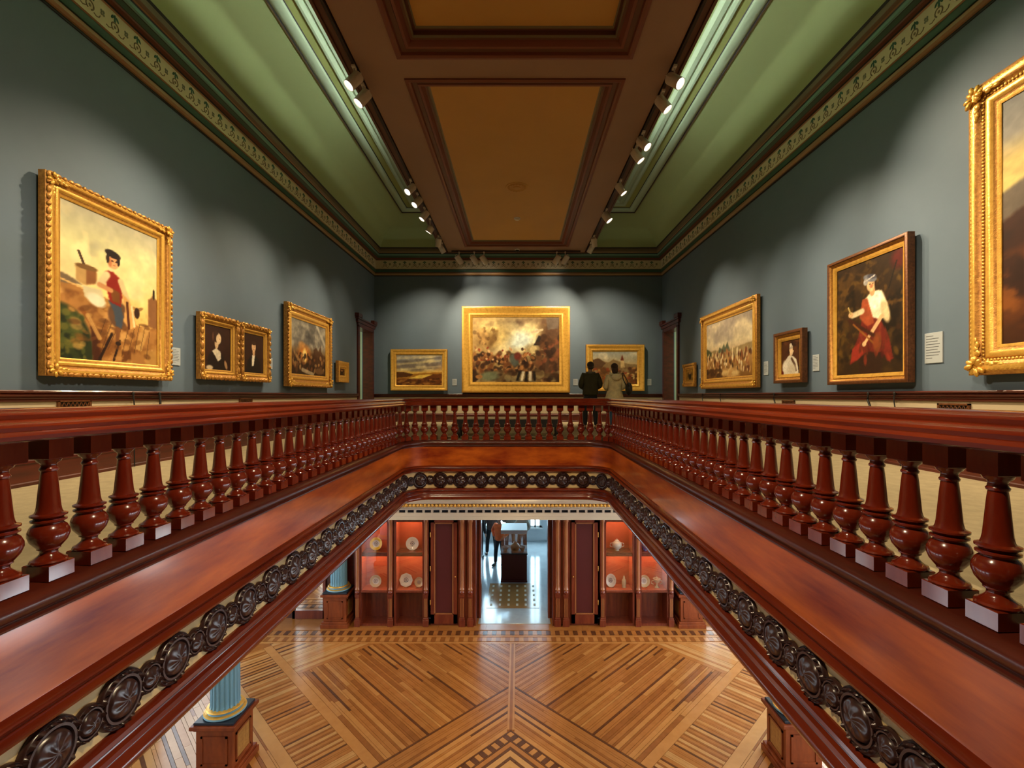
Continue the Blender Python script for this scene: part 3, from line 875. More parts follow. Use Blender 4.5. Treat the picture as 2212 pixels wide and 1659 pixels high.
def pic_battle():
    p = Pic(150, 110, 21).fill('b0925a')
    p.clouds('c4a468', 3, .4, .7).clouds('5e4a38', 3, .5, .7, .5, 1, .8)
    p.ell(.48, .70, .34, .26, 'e6d49a', .9).ell(.46, .66, .28, .22, 'fff0b8', .8).ell(.54, .64, .15, .13, 'dcebe0', .8).ell(.28, .74, .16, .18, 'f4d888', 1).ell(.68, .46, .08, .1, 'f0d890', 1)
    p.clouds('6a5040', 4, .52, .64, .82, 1, .7).ell(.98, .46, .22, .66, '5a3e28', .45).clouds('33241a', 4, .5, .65, .0, 1, .35)
    p.poly([(.84, 1), (.86, .8), (.98, .82), (1, 1)], '6e6256', .8)
    p.ell(.16, .64, .13, .14, '94703c', .9, 0, .8).ell(.12, .70, .05, .12, 'b48c50', .8, .5, .7).ell(.24, .66, .03, .14, '6e5028', .8, -.5, .7).crowd(26, .02, .30, .58, .86, .018, .03, ['6a4c28', '8c6836', 'c8a060', '5a4022'], .6, 1.2)
    p.crowd(190, .0, .72, .12, .44, .024, .045, ['3a2010', '6a3c1c', '2c180c', '9a6634', '5a3218', '24140c', 'b87c44', '7a5028'], .8, .9)
    p.crowd(50, .0, .72, .3, .54, .014, .022, ['c08858', '9a6a40', '3a2010', 'e0b880', '8a3a20'], .9, .8)
    p.line(.68, .12, .80, .56, .012, '7a5a38').line(.74, .10, .86, .52, .010, '7a5a38')
    for k in range(6): p.line(.695 + k * .018, .18 + k * .065, .75 + k * .018, .16 + k * .065, .006, '8a6a44')
    p.poly([(.70, .56), (.76, .72), (.79, .70), (.77, .56)], '2c2420').ell(.735, .78, .03, .035, 'e8d8b4').line(.68, .76, .80, .80, .012, 'd8c49a').ell(.70, .50, .04, .06, 'dcc488')
    p.crowd(90, .74, 1, .05, .7, .03, .05, ['4a2e1a', '6e4628', '2c1a10', '8a4a2c', '3c2414'], .7, .8)
    p.crowd(80, 0, 1, .0, .16, .05, .04, ['2c1a0e', '5a4428', '74684a', '8c7a50', '3a2412'], .8, .4)
    for k in range(5): p.poly([(.50 + k * .05, .03), (.53 + k * .05, .03), (.56 + k * .04, .17), (.53 + k * .04, .17)], ['1c140e', 'd8ccae'][k % 2])
    p.ell(.2, .1, .10, .07, '6e7456', .6).ell(.08, .09, .04, .03, '9a6a38').ell(.48, .34, .05, .10, '545a50', .5, .4).ell(.52, .40, .04, .06, '6a2c20', .5)
    return p.finish(.16, 30)

def pic_castle():
    p = Pic(96, 72, 31).grad([(0, '6a4418'), (.3, 'a87838'), (.5, 'c8a060'), (.7, 'b8a884'), (1, '9aa098')])
    p.clouds('e8dcb8', 3, .45, .6, .7, 1, .9).poly([(0, .72), (.12, .80), (.25, .70), (.36, .66), (.46, .76), (.58, .70), (.8, .62), (1, .6), (1, .3), (0, .3)], '8a7048').poly([(0, .74), (.15, .78), (.3, .64), (.2, .5), (0, .5)], '5a4028')
    p.poly([(.62, .5), (.62, .72), (.66, .86), (.70, .72), (.72, .5)], 'd0b078').poly([(.62, .72), (.66, .90), (.70, .72)], '6a2c18').clouds('5a3414', 6, .48, .62, 0, .55, .8).crowd(70, .0, 1, .05, .5, .035, .04, ['d8b070', '6a3a18', '4a2812', 'b07838', '8c3c1c'], .8)
    return p.finish(.1)

def pic_procession():
    p = Pic(120, 84, 41).grad([(0, '7a5220'), (.3, 'a88048'), (.5, 'c8b088'), (.6, 'd8c8a0'), (1, 'a89a8c')])
    p.clouds('e8d8b0', 3, .42, .62, .5, 1, .9).clouds('94887e', 3, .5, .7, .55, 1, .7).poly([(.0, .46), (.2, .50), (.5, .46), (.8, .5), (1, .52), (1, .35), (0, .35)], '9a8458')
    p.poly([(.30, .44), (.32, .54), (.38, .50), (.42, .58), (.46, .52), (.50, .60), (.54, .50), (.56, .44)], '5a6048').poly([(0, .56), (.08, .52), (.18, .42), (0, .38)], '4a5030')
    p.crowd(190, .0, 1, .10, .44, .016, .05, ['6a3c20', 'c89858', '3c2412', 'dcc08a', '8a5028', 'a87040', '54301a', 'e8d4a4'], .85, .3).crowd(40, .3, .7, .02, .16, .06, .03, ['d8b878', 'b88c50'], .6, .2).crowd(40, 0, .4, .02, .16, .05, .035, ['4a2c14', '6a441e', '35200f'], .8)
    return p.finish(.12)

def pic_white_dress():
    p = Pic(60, 76, 51).fill('4a2812').clouds('6a3a18', 3, .45, .7).clouds('2c160a', 4, .5, .7)
    p.poly([(.1, 0), (.08, .25), (.25, .45), (.42, .56), (.62, .52), (.78, .42), (.86, .2), (.9, 0)], 'd8d0bc').poly([(.5, .45), (.56, .5), (.74, .3), (.8, .1), (.74, .08), (.66, .26)], '5a4030').poly([(0, .0), (0, .14), (.12, .12), (.14, 0)], '5c1410')
    p.ell(.5, .60, .05, .07, 'e0bc90').ell(.52, .70, .085, .10, 'ecccA0', .2).ell(.52, .78, .09, .06, 'b8a890').ell(.5, .84, .06, .05, 'd8ccb4').line(.55, .56, .62, .66, .03, 'e0c49c').ell(.2, .25, .12, .16, 'e6dfcc', .6).ell(.55, .15, .2, .14, 'cbbfa6', .6)
    return p.finish(.1)

def pic_woman():
    p = Pic(100, 136, 61).fill('3a2810').clouds('5a4018', 4, .45, .65).clouds('241806', 5, .5, .65).clouds('6e5020', 6, .58, .68, .3, 1, .8)
    p.crowd(90, .0, 1, .1, 1, .05, .02, ['5c4418', '2c1d08', '74581f', '4a2c10', '33220a'], .6, 1.5).ell(.93, .92, .10, .08, '6a1c14', .8, 0, .8).line(.9, .9, .8, .7, .008, '1e1206').line(.15, .95, .6, .84, .008, '5a4020', .7)
    # skirt and shawl
    p.poly([(.42, .50), (.66, .50), (.8, .3), (.86, .12), (.78, .10), (.74, .16), (.56, .14), (.50, .2), (.3, .12), (.22, .10), (.28, .24), (.36, .34)], '7c2c1c').poly([(.24, .12), (.26, .24), (.36, .28), (.46, .21), (.36, .14)], 'a23a28').poly([(.36, .14), (.5, .2), (.72, .18), (.7, .0), (.38, .0)], '3c2412').crowd(26, .35, .8, .12, .4, .02, .05, ['8e3a22', '5c1c12', 'b05030', '6e3018'], .8, .4)
    # blouse, sleeves, arms
    p.poly([(.46, .66), (.56, .71), (.70, .70), (.78, .58), (.76, .46), (.66, .46), (.60, .48), (.48, .5), (.44, .58)], 'f0e4c4').ell(.62, .62, .11, .075, 'fffbe8', .5).ell(.75, .52, .055, .10, 'e0cca0', .4, .3).poly([(.42, .66), (.50, .66), (.60, .44), (.5, .42), (.38, .5)], 'b05a34')
    p.line(.42, .56, .27, .54, .035, 'e4d4ae').ell(.24, .55, .04, .025, 'e8c090').line(.70, .48, .56, .36, .026, 'e6c090').line(.56, .36, .46, .28, .02, 'e2b888').ell(.45, .27, .03, .022, 'e6c090').line(.22, .50, .66, .30, .022, '4a2410').line(.28, .46, .6, .26, .010, '9a6428').ell(.64, .27, .06, .08, '8a4a24', .4).line(.2, .62, .24, .56, .01, 'c8b070')
    # neck, head, turban
    p.ell(.57, .72, .04, .05, 'dcae7c').ell(.555, .768, .066, .056, 'ecc494', .2).ell(.56, .76, .03, .014, 'c88058', .5, 0, .7).ell(.58, .778, .012, .005, '3a2010').ell(.535, .778, .012, .005, '3a2010').ell(.558, .745, .014, .004, 'c06a50').ell(.618, .765, .016, .05, '3a2412', .4)
    p.ell(.535, .828, .105, .030, '8a8c94', .25, -.35).ell(.475, .805, .035, .030, 'b4b0ac', .3).ell(.565, .838, .07, .020, '5c5a66', .4, -.3).line(.46, .81, .60, .84, .008, 'd0ccc8')
    p.finish(.14); p.a = p.a ** 1.15
    return p

def pic_valley():
    p = Pic(70, 120, 71).grad([(0, '3a1c08'), (.2, '6a3810'), (.4, '4a2410'), (.55, '5a4a3a'), (.62, 'e0c878'), (.75, 'dcc070'), (.85, '8a867c'), (1, '5e605e')])
    p.clouds('6e6e6a', 2, .45, .65, .72, 1, .8).poly([(0, .62), (.2, .68), (.5, .66), (1, .60), (1, .45), (0, .45)], '6a5e50').poly([(0, .50), (.1, .54), (.3, .56), (.6, .52), (1, .5), (1, .2), (0, .2)], '3c1c0c').clouds('2a1206', 4, .45, .62, 0, .52, .8).clouds('8a4e18', 6, .56, .68, .02, .4, .8)
    return p.finish(.12)

def canvas_mesh(p, w, h):
    # flat canvas in the local XZ plane, facing -Y, centred on x, from z=0 to z=h
    xs = np.linspace(-w / 2, w / 2, p.w); zs = np.linspace(0, h, p.h)
    gx, gz = np.meshgrid(xs, zs)
    v = np.stack([gx.ravel(), np.zeros(gx.size), gz.ravel()], 1)
    i = np.arange(p.w * p.h).reshape(p.h, p.w)
    f = np.stack([i[:-1, :-1].ravel(), i[:-1, 1:].ravel(), i[1:, 1:].ravel(), i[1:, :-1].ravel()], 1)
    me = bpy.data.meshes.new('canvas')
    me.from_pydata(v.tolist(), [], f.tolist())
    at_ = me.color_attributes.new('paint', 'FLOAT_COLOR', 'POINT')
    c = p.a.reshape(-1, 3)
    l = np.where(c <= .04045, c / 12.92, ((c + .055) / 1.055) ** 2.4)
    at_.data.foreach_set('color', np.concatenate([l, np.ones((len(l), 1))], 1).ravel().astype(np.float32))
    me.materials.append(M['paint'])
    return me

def frame_sweep(w, h, prof, mats):
    mb = MB()
    def ring(u): return [(-w / 2 + u, u), (w / 2 - u, u), (w / 2 - u, h - u), (-w / 2 + u, h - u)]
    mb.rings([[(x, -d, z) for x, z in ring(u)] for u, d in prof], True, mats)
    return mb

def painting(label, pic, wall, along, z0, w, h, fw, style, group='gilt framed oil paintings', depth=.11):
    """wall: 'L', 'R', 'B'; along: centre along the wall; fw: width of the frame."""
    gap = .045
    if wall == 'L': loc, rz = (-WX + gap, along, z0), PI / 2
    elif wall == 'R': loc, rz = (WX - gap, along, z0), -PI / 2
    else: loc, rz = (along, FY - gap, z0), 0
    t = thing('framed_painting', label, 'painting', loc, rz, group)
    d = depth
    G, GD, GB = M['gold'], M['gold_dark'], M['gold_brown']
    if style == 'plain':
        prof = [(0, 0), (0, d * .8), (fw * .06, d * .97), (fw * .16, d), (fw * .26, d * .92), (fw * .36, d * .80), (fw * .52, d * .62), (fw * .66, d * .55), (fw * .70, d * .62), (fw * .80, d * .60), (fw * .86, d * .45), (fw, d * .34), (fw, d * .2)]
        mt = [1, 1, 0, 0, 0, 0, 0, 0, 0, 0, 0, 0]; mats = [G, GD]
    elif style == 'dark':
        prof = [(0, 0), (0, d * .9), (fw * .10, d), (fw * .28, d), (fw * .36, d * .88), (fw * .50, d * .60), (fw * .62, d * .55), (fw * .66, d * .62), (fw * .78, d * .58), (fw * .90, d * .42), (fw, d * .36), (fw, d * .2)]
        mt = [0, 0, 0, 0, 1, 1, 1, 2, 2, 2, 2]; mats = [GB, GD, G]
    else:
        prof = [(0, 0), (0, d * .70), (fw * .05, d * .80), (fw * .14, d * .90), (fw * .22, d), (fw * .32, d * .96), (fw * .40, d * .80), (fw * .46, d * .66), (fw * .56, d * .60), (fw * .60, d * .70), (fw * .68, d * .73), (fw * .76, d * .64), (fw * .80, d * .52), (fw * .90, d * .46), (fw, d * .34), (fw, d * .2)]
        mt = [1, 1, 1, 0, 0, 1, 1, 1, 0, 0, 0, 0, 1, 0, 0]; mats = [G, GD]
    frame_sweep(w, h, prof, mt).build('frame', mats, t, smooth=40)
    cw, ch = w - 2 * fw, h - 2 * fw
    c = obj('canvas', canvas_mesh(pic, cw + .02, ch + .02), t, (0, -d * .26, fw - .01))
    o = MB()
    if style in ('leaf', 'rococo', 'bead'):
        st = {'leaf': .075, 'rococo': .11, 'bead': .045}[style]
        uo = {'leaf': fw * .10, 'rococo': fw * .16, 'bead': fw * .20}[style]
        def along_edge(fn, L):
            n = max(3, round(L / st))
            for i in range(n): fn((i + .5) / n, i)
        rr = {'leaf': .030, 'rococo': .045, 'bead': .020}[style]
        def lump(x, z, ang, i):
            k = 1.0 if style == 'bead' else (1.0 + .35 * math.sin(i * 2.1))
            o.ell((x, -d * .92, z), rr * 1.15 * k, rr * .5, rr * .8, 8, 5, 0, Matrix.Rotation(-ang, 3, 'Y'))
        along_edge(lambda t_, i: lump(-w / 2 + w * t_, uo, 0, i), w); along_edge(lambda t_, i: lump(-w / 2 + w * t_, h - uo, 0, i), w)
        along_edge(lambda t_, i: lump(-w / 2 + uo, h * t_, PI / 2, i), h); along_edge(lambda t_, i: lump(w / 2 - uo, h * t_, PI / 2, i), h)
        if style == 'bead':
            for u2, r2 in ((fw * .5, .016),):
                for i in range(round(w / .04)):
                    for z in (u2, h - u2): o.ell((-w / 2 + u2 + (w - 2 * u2) * (i + .5) / round(w / .04), -d * .66, z), r2, r2 * .6, r2, 6, 4)
                for i in range(round(h / .04)):
                    for x in (-w / 2 + u2, w / 2 - u2): o.ell((x, -d * .66, u2 + (h - 2 * u2) * (i + .5) / round(h / .04)), r2, r2 * .6, r2, 6, 4)
        tag(o.build('carved_edge', GD if style != 'bead' else G, t, smooth=60), None, kind='stuff')
    if style in ('leaf', 'rococo', 'bead', 'corner'):
        sc = fw * (.52 if style != 'corner' else .42)
        cm = MB()
        for k in range(9):
            a = k * .7
            r_ = sc * (.28 + .085 * k)
            cm.ell((r_ * .62 * math.cos(a), -d * .92 - .012 * (k % 3), r_ * .62 * math.sin(a)), sc * .30, sc * .14, sc * .17, 8, 5, 0, Matrix.Rotation(-a, 3, 'Y'))
        for k in range(4):
            cm.ell((sc * (.75 + .28 * k), -d * .88, sc * .05 * (-1) ** k), sc * .24, sc * .10, sc * (.20 - .03 * k), 8, 5)
            cm.ell((sc * .05 * (-1) ** k, -d * .88, sc * (.75 + .28 * k)), sc * (.20 - .03 * k), sc * .10, sc * .24, 8, 5)
        me = cm.mesh('corner_ornament', G, 60)
        q = fw * .36
        for x, z, a in ((-w / 2 + q, q, 0), (w / 2 - q, q, -PI / 2), (w / 2 - q, h - q, PI), (-w / 2 + q, h - q, PI / 2)):
            obj('corner_ornament', me, t, (x, 0, z), (0, a, 0))
    return t

painting('tall gilt framed painting of a seated boy in a red waistcoat', pic_boy(), 'L', 5.70, 1.10, 1.75, 2.09, .20, 'leaf', depth=0.10)
painting('gilt framed portrait of a woman with a white collar', pic_sitter(1), 'L', 7.68, 1.15, .98, 1.02, .16, 'rococo', depth=0.09)
painting('gilt framed portrait of a man with a white shirt front', pic_sitter(0), 'L', 8.72, 1.15, .96, 1.02, .16, 'rococo', depth=0.09)
painting('gilt framed night scene of a burning town under smoke', pic_fire(), 'L', 11.05, 1.09, 2.35, 1.76, .28, 'leaf', depth=0.10)
painting('very small gilt framed picture beside the doorway on the boy painting wall', pic_small(1, '4a2810', '7a4a20'), 'L', 13.08, 1.25, .78, .58, .20, 'plain', depth=0.09)
painting('wide gilt framed landscape of golden plains under a stormy sky', pic_dunes(), 'B', -3.36, 1.06, 1.92, 1.40, .19, 'plain', depth=0.10)
painting('largest gilt framed battle scene in the middle of the far wall', pic_battle(), 'B', -.08, .99, 3.66, 2.92, .36, 'plain', depth=0.12)
painting('gilt framed view of a hill town with a pointed tower behind the two visitors', pic_castle(), 'B', 3.28, 1.04, 1.98, 1.58, .24, 'plain', depth=0.12)
painting('very small gilt plaque-like picture beside the doorway on the big landscape wall', pic_small(4, '8a6420', 'b88c38'), 'R', 13.45, 1.14, .90, .66, .17, 'corner', depth=0.07)
painting('gilt framed outdoor procession crowded with tiny figures', pic_procession(), 'R', 11.03, 1.06, 2.92, 1.88, .26, 'corner', depth=0.10)
painting('small gilt framed portrait of a sitter in white', pic_white_dress(), 'R', 8.46, 1.12, .90, .92, .16, 'dark', depth=0.10)
painting('dark framed painting of a young woman in a white blouse and grey turban', pic_woman(), 'R', 6.60, 1.06, 1.52, 1.85, .14, 'dark', depth=0.10)
painting('huge gilt framed mountain landscape cut off by the picture edge', pic_valley(), 'R', 3.78, 1.11, 2.55, 3.00, .30, 'bead', depth=0.12)

# ------------------------------------------------------------------ wall labels
def label_card(label, wall, along, z, w=.15, h=.22):
    if wall == 'L': loc, rz = (-WX, along, z), PI / 2
    elif wall == 'R': loc, rz = (WX, along, z), -PI / 2
    else: loc, rz = (along, FY, z), 0
    t = thing('wall_label', label, 'label', loc, rz, 'wall labels beside the paintings')
    MB().bbox(-w / 2, w / 2, -.012, 0, 0, h, .002).build('card', M['label'], t)
    tx = MB()
    for k in range(9):
        L = w * (.42 if k in (0, 8) else .78) * (1 - .08 * (k % 3))
        zz = h * (.88 - .09 * k)
        tx.box(-w * .42, -w * .42 + L, -.0128, -.012, zz, zz + h * .022)
    tx.build('print', M['ink'], t)
label_card('white wall label beside the seated boy painting', 'L', 6.82, 1.33, .17, .25)
label_card('white wall label beside the portrait of the man', 'L', 9.42, 1.42, .15, .22)
label_card('white wall label next to the stormy landscape', 'B', -2.17, 1.24)
label_card('white wall label on the far wall, beside the battle scene', 'B', 1.95, 1.24)
label_card('white wall label next to the hill town painting', 'B', 4.46, 1.24)
label_card('white wall label next to the crowded procession painting', 'R', 9.42, 1.30, .17, .27)
label_card('white wall label between the sitter in white and the turbaned woman', 'R', 7.84, 1.30, .17, .27)
label_card('large white wall label between the turbaned woman and the huge landscape', 'R', 5.62, 1.28, .24, .36)
label_card('tiny white wall label beside the very small picture near the procession', 'R', 12.80, 1.36, .15, .24)
# ------------------------------------------------------------------ track lighting
TZ = SZ - .005
TRACKS = (('dark lighting track on the ceiling edge above the boy painting wall', -2.36, None), ('dark lighting track on the ceiling edge above the big landscape wall', 2.245, None), ('short dark lighting track across the far end of the ceiling', None, 15.72))
for lb, x, y in TRACKS:
    m = MB()
    if x is not None: m.bbox(x - .02, x + .02, -2.0, 15.6, TZ - .035, TZ + .03, .004)
    else: m.bbox(-2.2, 2.05, y - .02, y + .02, TZ - .035, TZ + .005, .004)
    tag(m.build('lighting_track', M['track']), lb, 'lighting track')

def fixture(label, x, y, aim, power, cone=58, blend=1.0, r=.082, ln=.25, drop=.21, visible_light=True, soft=.05):
    t = thing('track_spotlight', label, 'spotlight', (x, y, TZ - .035), 0, 'track spotlights')
    m = MB(); m.bbox(-.025, .025, -.05, .05, -.035, 0, .004); m.tube([(0, 0, -.03), (0, 0, -drop + .03)], .012, 8)
    m.build('stem', M['fixture'], t, smooth=40)
    piv = Vector((0, 0, -drop))
    d = (Vector(aim) - (Vector((x, y, TZ - .035)) + piv)).normalized()
    q = d.to_track_quat('-Z', 'Y')
    b = MB()
    b.lathe([(r * .55, ln * .52), (r * .9, ln * .48), (r, ln * .40), (r, -ln * .5), (r * .93, -ln * .5), (r * .93, -ln * .42)], 20, m=0)
    body = b.build('body', M['fixture'], t, smooth=40, loc=piv)
    body.rotation_mode = 'QUATERNION'; body.rotation_quaternion = q
    l = MB(); l.lathe([(r * .92, -ln * .43), (r * .6, -ln * .46), (r * .05, -ln * .47)], 20)
    le = l.build('lens', M['lens'], body, smooth=60)
    y_ = MB(); y_.tube([(-r - .008, 0, 0), (-r - .008, 0, ln * .35), (-r * .5, 0, ln * .62), (r * .5, 0, ln * .62), (r + .008, 0, ln * .35), (r + .008, 0, 0)], .007, 6)
    y_.build('yoke', M['fixture'], body, smooth=40)
    if power > 0:
        L = bpy.data.lights.new('spot_beam', 'SPOT')
        L.energy = power * SPOT_W; L.color = WARM; L.spot_size = R(cone); L.spot_blend = blend; L.shadow_soft_size = soft
        o = bpy.data.objects.new('spot_beam', L); COL.objects.link(o)
        o.parent = t; o.location = piv + d * (ln * .5 + .03)
        o.rotation_mode = 'QUATERNION'; o.rotation_quaternion = q
    return t

LW, RW = -WX, WX
a_, b_ = 'on the boy painting side', 'on the big landscape side'
# (x, y, aim, watts, cone)
fixture('first spotlight of the nearest pair ' + a_, -2.36, 6.85, (LW, 5.3, 1.55), 950, 64)
fixture('second spotlight of the nearest pair ' + a_, -2.36, 7.25, (LW, 6.1, 1.5), 700, 64)
fixture('third spotlight along the track ' + a_ + ', first of a close row', -2.36, 10.45, (LW, 7.9, 1.4), 900, 58)
fixture('spotlight fourth along the track ' + a_ + ', second of a close row', -2.36, 11.15, (LW, 8.9, 1.4), 400, 58)
fixture('spotlight fifth along the track ' + a_ + ', third of a close row', -2.36, 12.0, (LW, 11.05, 1.5), 1000, 62)
fixture('round-headed spotlight hanging lowest ' + a_, -2.36, 12.75, (LW, 13.1, 1.4), 260, 70, r=.095, ln=.17, drop=.30)
fixture('first of two spotlights near the far end ' + a_, -2.36, 14.1, (-3.3, FY, 1.6), 800, 84)
fixture('last spotlight by the far cornice ' + a_, -2.36, 14.75, (-.5, FY, 2.0), 1250, 80)
fixture('first spotlight of the nearest pair ' + b_, 2.245, 6.85, (RW, 4.2, 1.9), 1500, 72)
fixture('second spotlight of the nearest pair ' + b_, 2.245, 7.40, (RW, 6.5, 1.5), 650, 60)
fixture('first spotlight of the second pair ' + b_, 2.245, 8.55, (RW, 6.6, 1.5), 900, 60)
fixture('second spotlight of the second pair ' + b_, 2.245, 9.0, (RW, 8.4, 1.35), 700, 58)
fixture('single spotlight midway along the track ' + b_, 2.245, 10.45, (RW, 9.9, 1.4), 450, 60)
fixture('single spotlight with a broad glowing lens ' + b_, 2.245, 12.1, (RW, 11.3, 1.5), 1100, 64, r=.095)
fixture('first of two spotlights near the far end ' + b_, 2.245, 14.1, (3.2, FY, 1.7), 800, 84)
fixture('last spotlight by the far cornice ' + b_, 2.245, 14.75, (.4, FY, 2.0), 1250, 80)
fixture('spotlight on the short far track closest to the boy painting side', -1.95, 15.72, (-1.2, FY, 4.3), 20, 90, drop=.26, r=.095, ln=.30)
fixture('spotlight on the short far track, second from the boy painting side', -1.45, 15.72, (-.7, FY, 4.3), 20, 90, drop=.26, r=.095, ln=.30)
fixture('spotlight on the short far track, third from the boy painting side', -1.13, 15.72, (-.3, FY, 4.3), 20, 90, drop=.26, r=.095, ln=.30)
fixture('spotlight on the short far track closest to the big landscape side', 1.55, 15.72, (.9, FY, 4.3), 20, 90, drop=.26, r=.095, ln=.30)
fixture('spotlight on the short far track, second from the big landscape side', 1.27, 15.72, (.5, FY, 4.3), 20, 90, drop=.26, r=.095, ln=.30)
# added spotlights out of view overhead: fill light for the walkways and the well
fixture('added fill spotlight for the walkway ' + a_ + ' above the photographer', -2.36, 3.2, (-3.6, 4.2, 0), 800, 92)
fixture('added fill spotlight for the walkway ' + b_ + ' above the photographer', 2.245, 3.2, (3.4, 4.2, 0), 800, 92)
fixture('added fill spotlight for the well rails ' + a_ + ' above the photographer', -2.36, 1.2, (1.6, 4.6, -.2), 2000, 95)
fixture('added fill spotlight for the well rails ' + b_ + ' above the photographer', 2.245, 1.2, (-2.0, 4.6, -.2), 2000, 95)

# cove lamps on top of the dropped ceiling wash the green coves
for s, x in ((-1, SX0 + .25), (1, SX1 - .25)):
    t = thing('cove_lamp', 'tubular cove lamp on top of the dropped ceiling, %s' % (a_ if s < 0 else b_), 'lamp', (x, 0, SZ + .36))
    MB().bbox(-.05, .05, -3.5, 10.5, 0, .04, .004).build('batten', M['white'], t)
    MB().bbox(-.02, .02, -3.4, 10.4, .045, .075, .004).build('tube', emission('cove_tube_%d' % (s + 1), (.95, 1.0, .82), 9.0 * COVE_W), t)

# ceiling details
m = MB(); m.lathe([(.27, 0), (.26, -.012), (.22, -.012), (.21, -.03), (.16, -.03), (.14, -.015), (.10, -.015), (.08, -.035), (.02, -.04)], 32)
for k in range(16):
    a = 2 * PI * k / 16; m.ell((.185 * math.cos(a), .185 * math.sin(a), -.03), .03, .03, .014, 8, 5)
tag(m.build('ceiling_rosette', M['ochre'], smooth=40, loc=(-.03, 11.15, SZ + .10)), 'round plaster rosette on the ochre ceiling panel', 'ceiling rosette')
t = thing('smoke_detector', 'small white smoke detector on the ochre ceiling panel', 'smoke detector', (-.03, 13.1, SZ + .10))
m = MB(); m.lathe([(.09, 0), (.09, -.02), (.08, -.03)], 24); m.build('base', M['white'], t, smooth=40)
m = MB(); m.lathe([(.06, -.03), (.055, -.055), (.04, -.062), (.01, -.064)], 24); m.build('sensor_head', M['fixture'], t, smooth=40)
t = thing('ceiling_camera', 'small dark dome camera at the far edge of the ceiling', 'camera', (-.03, 15.55, SZ))
m = MB(); m.lathe([(.08, 0), (.08, -.03), (.07, -.04)], 24); m.build('housing', M['fixture'], t, smooth=40)
m = MB(); m.lathe([(.06, -.04), (.055, -.07), (.035, -.09), (.01, -.098)], 24); m.build('dome', M['black'], t, smooth=60)

# recessed lamps in the ceiling of the lower hall
for i, (x, y) in enumerate(((-4.0, 3.2), (3.7, 3.2), (-3.4, 10.2), (0, 10.4), (3.2, 10.2), (-4.0, 6.4), (3.7, 6.4))):
    t = thing('ceiling_lamp', 'round recessed lamp in the lower hall ceiling, number %s from the cabinets' % ('seven', 'six', 'one', 'two', 'three', 'four', 'five')[i], 'lamp', (x, y, -.985))
    m = MB(); m.lathe([(.20, 0), (.20, -.02), (.15, -.025), (.15, 0)], 24); m.build('rim', M['gold_dark'], t, smooth=40)
    m = MB(); m.lathe([(.15, -.004), (.08, -.012), (.01, -.014)], 24); m.build('diffuser', emission('hall_lamp', (1.0, .76, .46), 75), t, smooth=60)
# ------------------------------------------------------------------ lower hall: columns on pedestals
def column(label, x, y):
    t = thing('fluted_column', label, 'column', (x, y, LF), 0, 'blue fluted columns on wooden pedestals')
    p = MB()
    p.bbox(-.34, .34, -.34, .34, 0, .10, .006); p.bbox(-.32, .32, -.32, .32, .10, .15, .006); p.bbox(-.275, .275, -.275, .275, .15, .74, .006)
    p.bbox(-.30, .30, -.30, .30, .74, .775, .006); p.bbox(-.34, .34, -.34, .34, .775, .835, .008)
    ped = p.build('pedestal', M['ped'], t)
    for k in range(4):
        a = k * PI / 2
        f = MB()
        for x0, x1, z0, z1 in ((-.20, -.17, .22, .66), (.17, .20, .22, .66), (-.20, .20, .22, .25), (-.20, .20, .63, .66)):
            f.box(x0, x1, -.290, -.27, z0, z1)
        f.build('panel_moulding', M['ped'], ped, rot=(0, 0, a))
        MB().box(-.17, .17, -.279, -.27, .25, .63).build('panel', M['burl'] if k % 2 else M['ped'], ped, rot=(0, 0, a))
    MB().bbox(-.30, .30, -.30, .30, .835, .875, .006).build('slab', M['slate'], t)
    b = MB(); b.lathe([(.28, .875), (.30, .89), (.295, .915), (.27, .925), (.245, .93), (.235, .945), (.25, .955), (.262, .97), (.25, .985), (.22, .99)], 32, mats=[0, 0, 1, 1, 0, 0, 0, 1, 1])
    b.build('base', [M['blue'], M['gold']], t, smooth=35)
    s = MB(); n = 20; rs = []
    for z, r in ((.985, .215), (1.03, .205), (1.8, .198), (2.42, .185), (2.46, .19)):
        ring = []
        for j in range(n * 6):
            th = 2 * PI * j / (n * 6); ph = (j % 6) / 6
            rr = r - (.020 * math.sin(PI * (ph - .17) / .66) if .17 < ph < .83 else 0)
            ring.append((rr * math.cos(th), rr * math.sin(th), z))
        rs.append(ring)
    s.rings(rs, True, 0, True); s.build('shaft', M['blue'], t)
    c = MB(); c.lathe([(.20, 2.45), (.21, 2.48), (.20, 2.50), (.23, 2.55), (.29, 2.62), (.30, 2.66)], 32); c.bbox(-.31, .31, -.31, .31, 2.66, 2.753, .006)
    c.build('capital', M['gold'], t, smooth=35)
column('blue fluted column on a pedestal in front of the mirror door', -4.58, 12.18)
column('blue fluted column standing free under the boy painting side of the gallery', -4.58, 7.46)
column('blue fluted column on a pedestal at the end of the cabinet with the blue vase', 4.33, 12.18)
column('blue fluted column standing free under the big landscape side of the gallery', 4.33, 7.50)

